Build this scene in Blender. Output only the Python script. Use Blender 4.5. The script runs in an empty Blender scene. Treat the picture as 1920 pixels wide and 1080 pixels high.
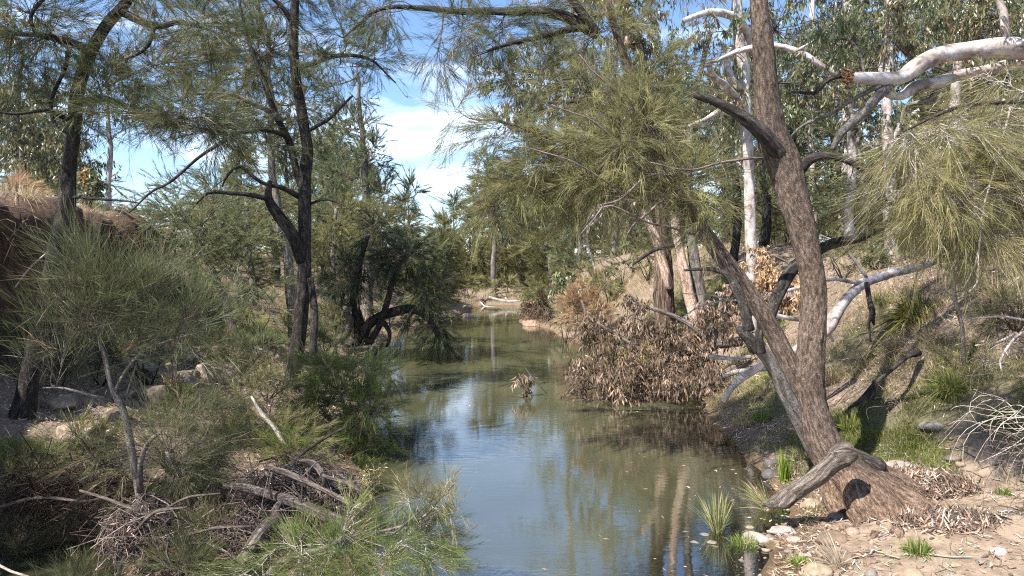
import bpy, bmesh, math
import numpy as np

# ------------------------------------------------------------------ camera, sky, sun, exposure
scn = bpy.context.scene
COL = scn.collection
CAM_H = 2.6
F_PX = 1280.0          # focal length in pixels of the 1920 wide photograph
HORIZON = 490.0
cam_d = bpy.data.cameras.new("camera")
cam_d.sensor_width = 36.0
cam_d.lens = 24.0
cam_d.shift_y = -(540 - HORIZON) / 1920.0
cam_d.clip_end = 3000.0
cam_d.clip_start = 0.05
cam = bpy.data.objects.new("camera", cam_d)
cam.location = (0, 0, CAM_H)
cam.rotation_euler = (math.radians(90), 0, 0)
COL.objects.link(cam)
scn.camera = cam

SUN_DIR = np.array([-0.50, -0.42, 0.86]); SUN_DIR /= np.linalg.norm(SUN_DIR)   # towards the sun
SUN_EL = math.asin(SUN_DIR[2]); SUN_AZ = math.atan2(SUN_DIR[0], SUN_DIR[1])    # clockwise from +Y
world = bpy.data.worlds.new("World"); scn.world = world; world.use_nodes = True
wn = world.node_tree; wn.nodes.clear()
def wnode(t, **k):
    n = wn.nodes.new(t)
    for a, b in k.items(): setattr(n, a, b)
    return n
sky = wnode("ShaderNodeTexSky", sky_type='NISHITA', sun_disc=False, sun_elevation=SUN_EL, sun_rotation=SUN_AZ)
sky.altitude = 600; sky.air_density = 1.0; sky.dust_density = 0.15; sky.ozone_density = 4.5
tc = wnode("ShaderNodeTexCoord")
mp = wnode("ShaderNodeMapping"); mp.inputs['Scale'].default_value = (1.0, 1.6, 5.5); mp.inputs['Rotation'].default_value = (0.0, 0.18, 0.3)
nz = wnode("ShaderNodeTexNoise"); nz.inputs['Scale'].default_value = 2.3; nz.inputs['Detail'].default_value = 9; nz.inputs['Roughness'].default_value = .58; nz.inputs['Distortion'].default_value = .6
rp = wnode("ShaderNodeValToRGB"); rp.color_ramp.elements[0].position = .48; rp.color_ramp.elements[1].position = .88
rp.color_ramp.elements[1].color = (.85, .85, .85, 1)
mixc = wnode("ShaderNodeMix", data_type='RGBA'); mixc.inputs[7].default_value = (11, 11.8, 13, 1)
bg = wnode("ShaderNodeBackground"); bg.inputs['Strength'].default_value = 0.094
out = wnode("ShaderNodeOutputWorld")
L = wn.links.new
L(tc.outputs['Generated'], mp.inputs['Vector']); L(mp.outputs[0], nz.inputs['Vector']); L(nz.outputs['Fac'], rp.inputs['Fac'])
L(rp.outputs['Color'], mixc.inputs[0]); L(sky.outputs[0], mixc.inputs[6]); L(mixc.outputs[2], bg.inputs['Color']); L(bg.outputs[0], out.inputs['Surface'])

sun_d = bpy.data.lights.new("sun", 'SUN'); sun_d.energy = 5.0; sun_d.angle = math.radians(.53); sun_d.color = (1.0, .945, .86)
sun = bpy.data.objects.new("sun", sun_d); COL.objects.link(sun)
from mathutils import Vector
sun.rotation_euler = Vector(SUN_DIR).to_track_quat('Z', 'Y').to_euler(); sun.location = (-20, -20, 40)
scn.view_settings.view_transform = 'Standard'; scn.view_settings.look = 'None'
scn.view_settings.exposure = 1.52; scn.view_settings.gamma = 1; scn.view_settings.use_curve_mapping = False
scn.render.engine = 'CYCLES'
scn.cycles.max_bounces = 7; scn.cycles.transparent_max_bounces = 8
scn.cycles.diffuse_bounces = 4
scn.cycles.use_denoising = False
scn.cycles.pixel_filter_type = 'BLACKMAN_HARRIS'; scn.cycles.filter_width = 1.15
scn.cycles.sample_clamp_indirect = 4

# ------------------------------------------------------------------ helpers
RNG = np.random.default_rng(7)
def unit(v): return v / np.maximum(np.linalg.norm(v, axis=-1, keepdims=True), 1e-9)

def vnoise(p, seed=0):
    p = np.asarray(p, float)
    i = np.floor(p).astype(np.int64); f = p - i; f = f * f * (3 - 2 * f)
    def h(dx, dy, dz):
        n = ((i[:, 0] + dx) * 73856093) ^ ((i[:, 1] + dy) * 19349663) ^ ((i[:, 2] + dz) * 83492791) ^ (seed * 2654435761)
        n = (n ^ (n >> 13)) * 1274126177
        n = (n ^ (n >> 16)) & 0xFFFFFF
        return n / 16777215.0
    r = 0
    for dx in (0, 1):
        wx = f[:, 0] if dx else 1 - f[:, 0]
        for dy in (0, 1):
            wy = f[:, 1] if dy else 1 - f[:, 1]
            for dz in (0, 1):
                wz = f[:, 2] if dz else 1 - f[:, 2]
                r = r + h(dx, dy, dz) * wx * wy * wz
    return r * 2 - 1
def fbm(p, seed=0, oc=4, gain=.5):
    r = 0; a = 1; s = 0
    for k in range(oc):
        r = r + a * vnoise(p * (2.03 ** k) + 17.3 * k, seed + k * 31); s += a; a *= gain
    return r / s
def fbm2(x, y, sc, seed=0, oc=4, gain=.5):
    sh = np.shape(x)
    p = np.stack([np.ravel(x) * sc, np.ravel(y) * sc, np.zeros(np.size(x))], 1)
    return fbm(p, seed, oc, gain).reshape(sh)
def sstep(a, b, x):
    t = np.clip((x - a) / (b - a), 0, 1); return t * t * (3 - 2 * t)

class MB:
    """collects vertices and faces and links them as one mesh object"""
    def __init__(s): s.v = []; s.t = []; s.c = []; s.q3 = []; s.q4 = []; s.n = 0
    def add(s, v, tris=None, quads=None, tint=None, tc=None):
        v = np.asarray(v, float).reshape(-1, 3)
        s.v.append(v)
        if tint is None: tint = np.ones((len(v), 3))
        tint = np.asarray(tint, float)
        if tint.ndim == 1: tint = np.tile(tint, (len(v), 1))
        s.c.append(tint)
        s.t.append(v if tc is None else tc)
        if tris is not None and len(tris): s.q3.append(np.asarray(tris, np.int64) + s.n)
        if quads is not None and len(quads): s.q4.append(np.asarray(quads, np.int64) + s.n)
        s.n += len(v)
    def mesh(s, name, mat, origin=(0, 0, 0), smooth=False):
        v = np.concatenate(s.v) - np.asarray(origin, float)
        m = bpy.data.meshes.new(name)
        f3 = np.concatenate(s.q3) if s.q3 else np.zeros((0, 3), np.int64)
        f4 = np.concatenate(s.q4) if s.q4 else np.zeros((0, 4), np.int64)
        m.vertices.add(len(v)); m.vertices.foreach_set('co', v.astype(np.float32).ravel())
        nl = f3.size + f4.size
        m.loops.add(nl); m.loops.foreach_set('vertex_index', np.concatenate([f3.ravel(), f4.ravel()]).astype(np.int32))
        m.polygons.add(len(f3) + len(f4))
        st = np.concatenate([np.arange(len(f3)) * 3, f3.size + np.arange(len(f4)) * 4]).astype(np.int32)
        m.polygons.foreach_set('loop_start', st)
        m.update(calc_edges=True)
        if smooth: m.polygons.foreach_set('use_smooth', np.ones(len(m.polygons), bool))
        a = m.attributes.new('tint', 'FLOAT_COLOR', 'POINT')
        c = np.concatenate(s.c); a.data.foreach_set('color', np.concatenate([c, np.ones((len(c), 1))], 1).astype(np.float32).ravel())
        b = m.attributes.new('tc', 'FLOAT_VECTOR', 'POINT')
        b.data.foreach_set('vector', np.concatenate(s.t).astype(np.float32).ravel())
        m.materials.append(mat)
        return m
    def build(s, name, mat, parent=None, smooth=False, kind=None):
        org = np.array(parent.location) if parent is not None else np.zeros(3)
        o = bpy.data.objects.new(name, s.mesh(name, mat, org, smooth)); COL.objects.link(o)
        if parent is not None: o.parent = parent
        if kind: o['kind'] = kind
        return o

def tag(o, label, cat, group=None, kind=None):
    o['label'] = label; o['category'] = cat
    if group: o['group'] = group
    if kind: o['kind'] = kind
    return o
def thing(name, loc, label, cat, group=None):
    o = bpy.data.objects.new(name, None); o.location = [float(a) for a in loc]; o.empty_display_size = .2; COL.objects.link(o)
    return tag(o, label, cat, group)
def thing_mesh(mb, name, loc, mat, label, cat, group=None, smooth=True):
    """a thing that is one mesh, its origin at its base"""
    o = bpy.data.objects.new(name, mb.mesh(name, mat, loc, smooth)); o.location = [float(a) for a in loc]; COL.objects.link(o)
    return tag(o, label, cat, group)

def W(px, py, D):
    return np.array([(px - 960) / F_PX * D, D, CAM_H - (py - HORIZON) / F_PX * D])

def spline(pts, step):
    """Catmull-Rom through rows of (x, y, z, r), sampled about every STEP metres"""
    P = np.asarray(pts, float)
    if len(P) == 2: P = np.stack([P[0], (P[0] + P[1]) / 2, P[1]])
    E = np.concatenate([[2 * P[0] - P[1]], P, [2 * P[-1] - P[-2]]])
    E[0, 3] = P[0, 3]; E[-1, 3] = P[-1, 3]
    o = []
    for k in range(1, len(E) - 2):
        a, b, c, d = E[k - 1:k + 3]
        n = max(2, int(np.linalg.norm(c[:3] - b[:3]) / step))
        t = np.linspace(0, 1, n, endpoint=False)[:, None]
        o.append(.5 * (2 * b + (c - a) * t + (2 * a - 5 * b + 4 * c - d) * t ** 2 + (3 * b - a - 3 * c + d) * t ** 3))
    o.append(P[-1:]); o = np.concatenate(o); o[:, 3] = np.maximum(o[:, 3], .0015)
    return o
def pp(*pts):
    """rows (px, py, D, r_px) -> world rows (x, y, z, r)"""
    return np.array([np.append(W(a[0], a[1], a[2]), a[3] / F_PX * a[2]) for a in pts])

def tube(mb, S, sides=10, rel=0.0, freq=6.0, seed=0, tint=(1, 1, 1), wob=0.0, lump=0.0):
    """S rows (x,y,z,r)"""
    S = np.asarray(S, float); P = S[:, :3].copy(); R = S[:, 3]
    n = len(P)
    if wob: P = P + wob * np.stack([vnoise(P * 2.2 + 5 * k, seed + k) for k in range(3)], 1) * np.minimum(np.arange(n) / 4, 1)[:, None]
    T = unit(np.gradient(P, axis=0))
    N = np.zeros((n, 3)); a = np.array([0, 1.0, 0]) if abs(T[0, 1]) < .8 else np.array([1.0, 0, 0])
    N[0] = unit(np.cross(T[0], np.cross(a, T[0])))
    for k in range(1, n): N[k] = unit(N[k - 1] - T[k] * np.dot(N[k - 1], T[k]))
    B = np.cross(T, N)
    an = np.linspace(0, 2 * np.pi, sides, endpoint=False)
    ln = np.concatenate([[0], np.cumsum(np.linalg.norm(np.diff(P, axis=0), axis=1))])
    ca, sa = np.cos(an), np.sin(an)
    tcv = np.stack([R[:, None] * ca, R[:, None] * sa, np.repeat(ln[:, None], sides, 1)], 2)
    rr = np.repeat(R[:, None], sides, 1)
    if rel:
        q = tcv.reshape(-1, 3) * np.array([freq, freq, freq * .28]) + seed * 3.1
        d = (1 - np.abs(fbm(q, seed, 3)) * 2)
        rr = rr * (1 + rel * (d.reshape(n, sides) - .55))
    if lump:
        q = tcv.reshape(-1, 3) * np.array([2.2, 2.2, 1.5]) + seed * 1.7
        rr = rr * (1 + lump * fbm(q, seed + 9, 2).reshape(n, sides))
    V = P[:, None] + rr[..., None] * (N[:, None] * ca[None, :, None] + B[:, None] * sa[None, :, None])
    i = np.arange(n - 1)[:, None] * sides; j = np.arange(sides)[None]; jn = (j + 1) % sides
    Q = np.stack([i + j, i + jn, i + sides + jn, i + sides + j], 2).reshape(-1, 4)
    V = V.reshape(-1, 3); tcv = tcv.reshape(-1, 3)
    base = len(V)
    V = np.concatenate([V, P[:1] - T[:1] * R[0] * .3, P[-1:] + T[-1:] * R[-1] * .3]); tcv = np.concatenate([tcv, [[0, 0, 0]], [[0, 0, ln[-1]]]])
    jj = np.arange(sides); j2 = (jj + 1) % sides
    T3 = np.concatenate([np.stack([np.full(sides, base), j2, jj], 1), np.stack([np.full(sides, base + 1), (n - 1) * sides + jj, (n - 1) * sides + j2], 1)])
    if callable(tint): tint = tint(V)
    mb.add(V, T3, Q, tint, tcv)

def strands(mb, P, R, tint=None, sides=3):
    """P (M,S,3), R (M,S): many thin prisms at once"""
    M, S, _ = P.shape
    T = unit(np.gradient(P, axis=1))
    ref = np.where(np.abs(T[:, :1, 2:3]) < .8, np.array([[[0, 0, 1.0]]]), np.array([[[1.0, 0, 0]]]))
    N = unit(np.cross(T, np.broadcast_to(ref, T.shape))); B = np.cross(T, N)
    an = np.linspace(0, 2 * np.pi, sides, endpoint=False)
    V = P[:, :, None] + R[:, :, None, None] * (N[:, :, None] * np.cos(an)[None, None, :, None] + B[:, :, None] * np.sin(an)[None, None, :, None])
    m = np.arange(M)[:, None, None] * S * sides; s = np.arange(S - 1)[None, :, None] * sides; j = np.arange(sides)[None, None]; jn = (j + 1) % sides
    Q = np.stack([m + s + j, m + s + jn, m + s + sides + jn, m + s + sides + j], 3).reshape(-1, 4)
    tn = None if tint is None else np.repeat(tint, S * sides, 0)
    ln = np.cumsum(np.linalg.norm(np.diff(P, axis=1, prepend=P[:, :1]), axis=2), 1)
    tcv = np.stack([R[:, :, None] * np.cos(an) + np.arange(M)[:, None, None] * .7, R[:, :, None] * np.sin(an), np.repeat(ln[:, :, None], sides, 2)], 3).reshape(-1, 3)
    mb.add(V.reshape(-1, 3), None, Q, tn, tcv)

def blades(mb, B, D, Ln, Wd, bend, tint, mid=.45):
    """bent pointed blades: B base, D direction, lengths, widths, BEND offset vector (N,3) of the tip"""
    N = len(B)
    S = unit(np.cross(D, unit(RNG.normal(size=(N, 3)))))
    M = B + D * (Ln * mid)[:, None] + bend * (mid * mid)
    Tp = B + D * Ln[:, None] + bend
    h = S * (Wd * .5)[:, None]
    V = np.stack([B, M - h, M + h, Tp], 1).reshape(-1, 3)
    i = np.arange(N)[:, None] * 4
    T = np.concatenate([i + np.array([[0, 1, 2]]), i + np.array([[1, 3, 2]])])
    mb.add(V, T, None, np.repeat(tint, 4, 0))
def spikes(mb, B, D, Ln, Wd, tint):
    N = len(B); S = unit(np.cross(D, unit(RNG.normal(size=(N, 3)))))
    h = S * (Wd * .5)[:, None]
    V = np.stack([B - h, B + h, B + D * Ln[:, None]], 1).reshape(-1, 3)
    mb.add(V, np.arange(N * 3).reshape(-1, 3), None, np.repeat(tint, 3, 0))

# ------------------------------------------------------------------ the lie of the land
def Redge(y):
    e = np.interp(y, [-60, 0, 4, 5.6, 7, 8, 11.5, 13.3, 17, 19, 22, 26, 28.6, 30, 33, 37, 42, 60], [6, 3, 1.7, 2.2, 3.0, 3.0, 3.3, 3.6, 3.4, 3.0, 1.9, 1.5, .3, .2, 1.2, .9, 1.6, 2])
    return e + .16 * fbm2(y, y * 0, 1.1, 5, 3)
def Ledge(y):
    e = np.interp(y, [-60, 0, 4, 6, 8, 10, 13, 18, 22, 26, 30, 34, 38, 42, 60], [-5, -3, -1.7, -1.6, -1.8, -2.2, -2.9, -3.7, -4.1, -4.0, -3.2, -2.5, -2.0, -1.5, -1])
    return e + .14 * fbm2(y, y * 0 + 9, 1.2, 6, 3)
def height(x, y):
    x = np.asarray(x, float); y = np.asarray(y, float)
    s = x - Redge(y)
    far = np.interp(s, [-3, -.8, 0, .3, .8, 1.8, 2.8, 3.8, 5, 9, 30, 200], [-.9, -.3, 0, .14, .34, 1.05, 1.95, 2.5, 2.75, 3.0, 3.6, 6])
    near = np.interp(s, [-3, -1.7, -1.1, -.5, 0, 1, 2.2, 3.2, 4.5, 7, 30, 200], [-.9, -.35, -.055, -.025, .02, .13, .25, .55, 1.7, 2.6, 3.5, 6])
    k = sstep(6.3, 9.0, y)
    r = near * (1 - k) + far * k
    r = np.where(s > 0, r * (1 + .08 * sstep(15, 22, y)), r)
    s2 = Ledge(y) - x
    bench = np.interp(s2, [-3, -.5, 0, .5, 2, 4, 4.75, 5.05, 5.4, 7, 12, 30, 200], [-.9, -.3, 0, .16, .42, .85, 1.3, 3.3, 3.6, 3.7, 3.9, 4.2, 6])
    slope = np.interp(s2, [-3, -.5, 0, .5, 2, 4, 6, 9, 30, 200], [-.9, -.3, 0, .2, .7, 1.5, 2.3, 2.9, 3.6, 6])
    k2 = sstep(15.5, 18.5, y)
    l = bench * (1 - k2) + slope * k2
    pool = np.exp(-(((x + 4.2) / 1.25) ** 2 + ((y - 5.2) / 1.45) ** 2) ** 2)
    l = l * (1 - pool) - .22 * pool
    mid = (Ledge(y) + Redge(y)) / 2
    h = np.where(x > mid, r, l)
    end = np.interp(y, [37, 39.5, 41.5, 45, 60, 120, 500], [-1, -.1, .35, .8, 1.6, 3.0, 9])
    h = np.maximum(h, end)
    h = h + .16 * np.exp(-(((x - 3.75) / .55) ** 2 + ((y - 6.3) / .4) ** 2))
    rough = (.10 + .08 * sstep(.8, 1.6, np.maximum(s, s2 * .7))) * fbm2(x, y, .9, 1, 5, .58) + .035 * fbm2(x, y, 6, 3, 3, .6)
    cliff = np.exp(-((s2 - 4.9) / .5) ** 2) * (1 - k2)
    rough = rough + cliff * .55 * fbm2(x, y, 1.6, 8, 4, .6)
    shelf = np.clip(1 - np.abs(h) / .3, 0, 1) * .75
    lay = np.where((x > mid) & (y < 8), .55, 1.0)
    rough = rough * (1 - shelf) * lay
    return h + rough
def G(px, py):
    """where the view ray through a pixel meets the ground"""
    D = np.concatenate([np.arange(4.2, 15, .03), np.arange(15, 90, .15)])
    x = (px - 960) / F_PX * D; z = CAM_H - (py - HORIZON) / F_PX * D
    g = height(x, D); i = np.argmax(z < np.maximum(g, -.03))
    if not (z < np.maximum(g, -.03)).any(): i = len(D) - 1
    return np.array([x[i], D[i], float(g[i])])
def onto(p, up=0.0): return np.array([p[0], p[1], float(height(p[0], p[1])) + up])

# ------------------------------------------------------------------ materials
def newmat(name):
    m = bpy.data.materials.new(name); m.use_nodes = True; nt = m.node_tree; nt.nodes.clear()
    def nd(t, **k):
        n = nt.nodes.new(t)
        for a, b in k.items():
            if a in n.inputs.keys() if isinstance(a, str) else False: n.inputs[a].default_value = b
            else: setattr(n, a, b)
        return n
    return m, nt, nd, nt.links.new
def ramp(nd, stops):
    r = nd("ShaderNodeValToRGB"); e = r.color_ramp.elements
    while len(e) < len(stops): e.new(.5)
    for k, (p, c) in enumerate(stops): e[k].position = p; e[k].color = (*c, 1)
    return r
def foliage_mat(name, trans=.35, rough=.5, spec=.3):
    m, nt, nd, lk = newmat(name)
    at = nd("ShaderNodeAttribute", attribute_name='tint')
    geo = nd("ShaderNodeNewGeometry")
    n = nd("ShaderNodeTexNoise"); n.inputs['Scale'].default_value = 3.0; n.inputs['Detail'].default_value = 3
    lk(geo.outputs['Position'], n.inputs['Vector'])
    mr = nd("ShaderNodeMapRange"); mr.inputs[1].default_value = .3; mr.inputs[2].default_value = .7; mr.inputs[3].default_value = .85; mr.inputs[4].default_value = 1.5
    lk(n.outputs['Fac'], mr.inputs[0])
    mx = nd("ShaderNodeVectorMath", operation='SCALE'); lk(at.outputs['Color'], mx.inputs[0]); lk(mr.outputs[0], mx.inputs['Scale'])
    p = nd("ShaderNodeBsdfPrincipled"); p.inputs['Roughness'].default_value = rough; p.inputs['Specular IOR Level'].default_value = spec
    lk(mx.outputs[0], p.inputs['Base Color'])
    t = nd("ShaderNodeBsdfTranslucent"); lk(mx.outputs[0], t.inputs['Color'])
    ms = nd("ShaderNodeMixShader"); ms.inputs[0].default_value = trans; lk(p.outputs[0], ms.inputs[1]); lk(t.outputs[0], ms.inputs[2])
    o = nd("ShaderNodeOutputMaterial"); lk(ms.outputs[0], o.inputs['Surface'])
    return m
def bark_mat(name, cols, scale=9, stretch=.22, bump=.6, fleck=None, fleck_t=.66, rough=.85, patch=1.4, attr='tc', dist=.03, speck=.55):
    m, nt, nd, lk = newmat(name)
    at = nd("ShaderNodeAttribute", attribute_name=attr)
    mp = nd("ShaderNodeMapping"); mp.inputs['Scale'].default_value = (1, 1, stretch); lk(at.outputs['Vector'], mp.inputs['Vector'])
    n1 = nd("ShaderNodeTexNoise"); n1.inputs['Scale'].default_value = scale; n1.inputs['Detail'].default_value = 8; n1.inputs['Roughness'].default_value = .65; n1.inputs['Distortion'].default_value = .4
    lk(mp.outputs[0], n1.inputs['Vector'])
    r = ramp(nd, [(.34 + .3 * k / max(1, len(cols) - 1), c) for k, c in enumerate(cols)]); lk(n1.outputs['Fac'], r.inputs['Fac'])
    n2 = nd("ShaderNodeTexNoise"); n2.inputs['Scale'].default_value = patch; n2.inputs['Detail'].default_value = 4; lk(at.outputs['Vector'], n2.inputs['Vector'])
    mr = nd("ShaderNodeMapRange"); mr.inputs[1].default_value = .3; mr.inputs[2].default_value = .7; mr.inputs[3].default_value = .65; mr.inputs[4].default_value = 1.3
    lk(n2.outputs['Fac'], mr.inputs[0])
    sc = nd("ShaderNodeVectorMath", operation='SCALE'); lk(r.outputs['Color'], sc.inputs[0]); lk(mr.outputs[0], sc.inputs['Scale'])
    n4 = nd("ShaderNodeTexNoise"); n4.inputs['Scale'].default_value = scale * 3.1; n4.inputs['Detail'].default_value = 4; n4.inputs['Roughness'].default_value = .7
    mp4 = nd("ShaderNodeMapping"); mp4.inputs['Scale'].default_value = (1, 1, min(1, stretch * 2.5)); lk(at.outputs['Vector'], mp4.inputs['Vector']); lk(mp4.outputs[0], n4.inputs['Vector'])
    mr4 = nd("ShaderNodeMapRange"); mr4.inputs[1].default_value = .35; mr4.inputs[2].default_value = .65; mr4.inputs[3].default_value = 1 - speck; mr4.inputs[4].default_value = 1 + speck * .8
    lk(n4.outputs['Fac'], mr4.inputs[0])
    sc4 = nd("ShaderNodeVectorMath", operation='SCALE'); lk(sc.outputs[0], sc4.inputs[0]); lk(mr4.outputs[0], sc4.inputs['Scale']); sc = sc4
    ti = nd("ShaderNodeAttribute", attribute_name='tint')
    mu = nd("ShaderNodeVectorMath", operation='MULTIPLY'); lk(sc.outputs[0], mu.inputs[0]); lk(ti.outputs['Color'], mu.inputs[1])
    col = mu.outputs[0]
    if fleck:
        n3 = nd("ShaderNodeTexNoise"); n3.inputs['Scale'].default_value = 42; n3.inputs['Detail'].default_value = 3; lk(at.outputs['Vector'], n3.inputs['Vector'])
        fr = nd("ShaderNodeMapRange"); fr.inputs[1].default_value = fleck_t; fr.inputs[2].default_value = fleck_t + .05; lk(n3.outputs['Fac'], fr.inputs[0])
        mm = nd("ShaderNodeMix", data_type='RGBA'); lk(fr.outputs[0], mm.inputs[0]); lk(col, mm.inputs[6]); mm.inputs[7].default_value = (*fleck, 1); col = mm.outputs[2]
    p = nd("ShaderNodeBsdfPrincipled"); p.inputs['Roughness'].default_value = rough; p.inputs['Specular IOR Level'].default_value = .25
    lk(col, p.inputs['Base Color'])
    b = nd("ShaderNodeBump"); b.inputs['Strength'].default_value = bump; b.inputs['Distance'].default_value = dist; hs = nd('ShaderNodeMath', operation='ADD'); lk(n1.outputs['Fac'], hs.inputs[0]); lk(n4.outputs['Fac'], hs.inputs[1]); lk(hs.outputs[0], b.inputs['Height']); lk(b.outputs[0], p.inputs['Normal'])
    o = nd("ShaderNodeOutputMaterial"); lk(p.outputs[0], o.inputs['Surface'])
    return m

M = {}
M['needle'] = foliage_mat('she_oak_needles', .5, .45, .35)
M['leaf'] = foliage_mat('gum_leaves', .3, .38, .5)
M['grass'] = foliage_mat('grass_blades', .4, .6, .2)
M['dead_leaf'] = foliage_mat('dead_leaves', .25, .7, .15)
M['oak_bark'] = bark_mat('she_oak_bark', [(.034, .024, .019), (.115, .083, .064), (.25, .19, .155)], 42, .34, 1.0, (.38, .34, .27), .71)
M['dark_bark'] = bark_mat('dark_bark', [(.012, .010, .009), (.034, .027, .024), (.10, .088, .080)], 26, .25, .9, (.22, .21, .19), .68)
M['grey_bark'] = bark_mat('grey_bark', [(.06, .05, .045), (.15, .13, .115), (.27, .245, .22)], 26, .22, .7)
M['white_bark'] = bark_mat('white_gum_bark', [(.10, .08, .07), (.29, .235, .21), (.42, .385, .37), (.50, .48, .48)], 6, .5, .25, None, .66, .6, 2.6, speck=.16)
M['stringy'] = bark_mat('stringy_bark', [(.03, .020, .016), (.11, .070, .052), (.30, .22, .17)], 30, .06, 1.0)
M['pink_bark'] = bark_mat('pink_bark', [(.16, .10, .075), (.36, .25, .19), (.52, .42, .34)], 14, .15, .4)
M['dead_wood'] = bark_mat('dead_wood', [(.045, .034, .028), (.15, .12, .10), (.33, .285, .25)], 40, .10, 1.0)
M['stick'] = bark_mat('grey_sticks', [(.045, .033, .028), (.14, .105, .092), (.29, .235, .21)], 40, .1, .5)
M['twig'] = bark_mat('twigs', [(.03, .024, .02), (.09, .075, .062), (.17, .15, .13)], 30, .2, .3)
M['pale_twig'] = bark_mat('pale_twigs', [(.2, .16, .13), (.38, .33, .29), (.52, .48, .44)], 30, .2, .2)
M['brown_mat'] = bark_mat('root_fibre', [(.02, .012, .009), (.07, .045, .032), (.16, .11, .08)], 40, .2, .6)
M['orange_wood'] = bark_mat('torn_wood', [(.07, .03, .015), (.26, .12, .06), (.5, .34, .22)], 40, .1, 1.0)

def stone_mat(name, a, b, c):
    m, nt, nd, lk = newmat(name)
    co = nd("ShaderNodeTexCoord")
    n1 = nd("ShaderNodeTexNoise"); n1.inputs['Scale'].default_value = 9; n1.inputs['Detail'].default_value = 9; n1.inputs['Roughness'].default_value = .7; lk(co.outputs['Object'], n1.inputs['Vector'])
    r = ramp(nd, [(.3, a), (.5, b), (.72, c)]); lk(n1.outputs['Fac'], r.inputs['Fac'])
    n2 = nd("ShaderNodeTexNoise"); n2.inputs['Scale'].default_value = 60; n2.inputs['Detail'].default_value = 5; lk(co.outputs['Object'], n2.inputs['Vector'])
    ti = nd("ShaderNodeAttribute", attribute_name='tint')
    mu = nd("ShaderNodeVectorMath", operation='MULTIPLY'); lk(r.outputs['Color'], mu.inputs[0]); lk(ti.outputs['Color'], mu.inputs[1])
    p = nd("ShaderNodeBsdfPrincipled"); p.inputs['Roughness'].default_value = .75; lk(mu.outputs[0], p.inputs['Base Color'])
    ad = nd("ShaderNodeMath", operation='ADD'); lk(n1.outputs['Fac'], ad.inputs[0]); lk(n2.outputs['Fac'], ad.inputs[1])
    bp = nd("ShaderNodeBump"); bp.inputs['Strength'].default_value = .6; bp.inputs['Distance'].default_value = .012; lk(ad.outputs[0], bp.inputs['Height']); lk(bp.outputs[0], p.inputs['Normal'])
    o = nd("ShaderNodeOutputMaterial"); lk(p.outputs[0], o.inputs['Surface'])
    return m
M['stone'] = stone_mat('river_stone', (.12, .095, .075), (.29, .25, .21), (.43, .385, .335))
M['rock'] = stone_mat('bank_rock', (.07, .052, .038), (.21, .17, .135), (.46, .43, .39))

def ground_mat():
    m, nt, nd, lk = newmat('bank_earth')
    geo = nd("ShaderNodeNewGeometry"); at = nd("ShaderNodeAttribute", attribute_name='tint')   # r grassy, g sandy, b red cut earth
    sep = nd("ShaderNodeSeparateColor"); lk(at.outputs['Color'], sep.inputs[0])
    def noise(s, d=8, r=.65):
        n = nd("ShaderNodeTexNoise"); n.inputs['Scale'].default_value = s; n.inputs['Detail'].default_value = d; n.inputs['Roughness'].default_value = r; lk(geo.outputs['Position'], n.inputs['Vector']); return n
    a = noise(5); b = noise(38, 6, .75); c = noise(1.3, 4)
    litter = ramp(nd, [(.3, (.06, .042, .03)), (.5, (.21, .15, .115)), (.68, (.42, .32, .25))]); lk(b.outputs['Fac'], litter.inputs['Fac'])
    grass = ramp(nd, [(.3, (.04, .05, .015)), (.7, (.16, .15, .07))]); lk(b.outputs['Fac'], grass.inputs['Fac'])
    sand = ramp(nd, [(.32, (.17, .12, .085)), (.52, (.33, .245, .175)), (.75, (.48, .375, .285))]); lk(a.outputs['Fac'], sand.inputs['Fac'])
    red = ramp(nd, [(.3, (.02, .012, .008)), (.5, (.075, .04, .024)), (.72, (.23, .12, .06))]); lk(a.outputs['Fac'], red.inputs['Fac'])
    def mix(f, x, y):
        n = nd("ShaderNodeMix", data_type='RGBA'); lk(f, n.inputs[0]); lk(x, n.inputs[6]); lk(y, n.inputs[7]); return n.outputs[2]
    col = mix(sep.outputs[0], litter.outputs['Color'], grass.outputs['Color'])
    sm = nd("ShaderNodeMix", data_type='RGBA', blend_type='MULTIPLY'); sm.inputs[0].default_value = .35; lk(sand.outputs['Color'], sm.inputs[6]); lk(litter.outputs['Color'], sm.inputs[7])
    col = mix(sep.outputs[1], col, sand.outputs['Color'])
    col = mix(sep.outputs[2], col, red.outputs['Color'])
    # wet earth by and under the water line
    sx = nd("ShaderNodeSeparateXYZ"); lk(geo.outputs['Position'], sx.inputs[0])
    mr = nd("ShaderNodeMapRange"); mr.inputs[1].default_value = .09; mr.inputs[2].default_value = .0; lk(sx.outputs['Z'], mr.inputs[0])
    wetc = ramp(nd, [(.3, (.05, .035, .018)), (.5, (.14, .088, .04)), (.72, (.30, .19, .09))]); lk(a.outputs['Fac'], wetc.inputs['Fac'])
    col = mix(mr.outputs[0], col, wetc.outputs['Color'])
    p = nd("ShaderNodeBsdfPrincipled"); lk(col, p.inputs['Base Color'])
    r2 = nd("ShaderNodeMapRange"); r2.inputs[3].default_value = .95; r2.inputs[4].default_value = .45; lk(mr.outputs[0], r2.inputs[0]); lk(r2.outputs[0], p.inputs['Roughness'])
    ad = nd("ShaderNodeMath", operation='ADD'); lk(a.outputs['Fac'], ad.inputs[0]); lk(b.outputs['Fac'], ad.inputs[1])
    bp = nd("ShaderNodeBump"); bp.inputs['Strength'].default_value = .9; bp.inputs['Distance'].default_value = .05; lk(ad.outputs[0], bp.inputs['Height']); lk(bp.outputs[0], p.inputs['Normal'])
    o = nd("ShaderNodeOutputMaterial"); lk(p.outputs[0], o.inputs['Surface'])
    return m
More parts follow.
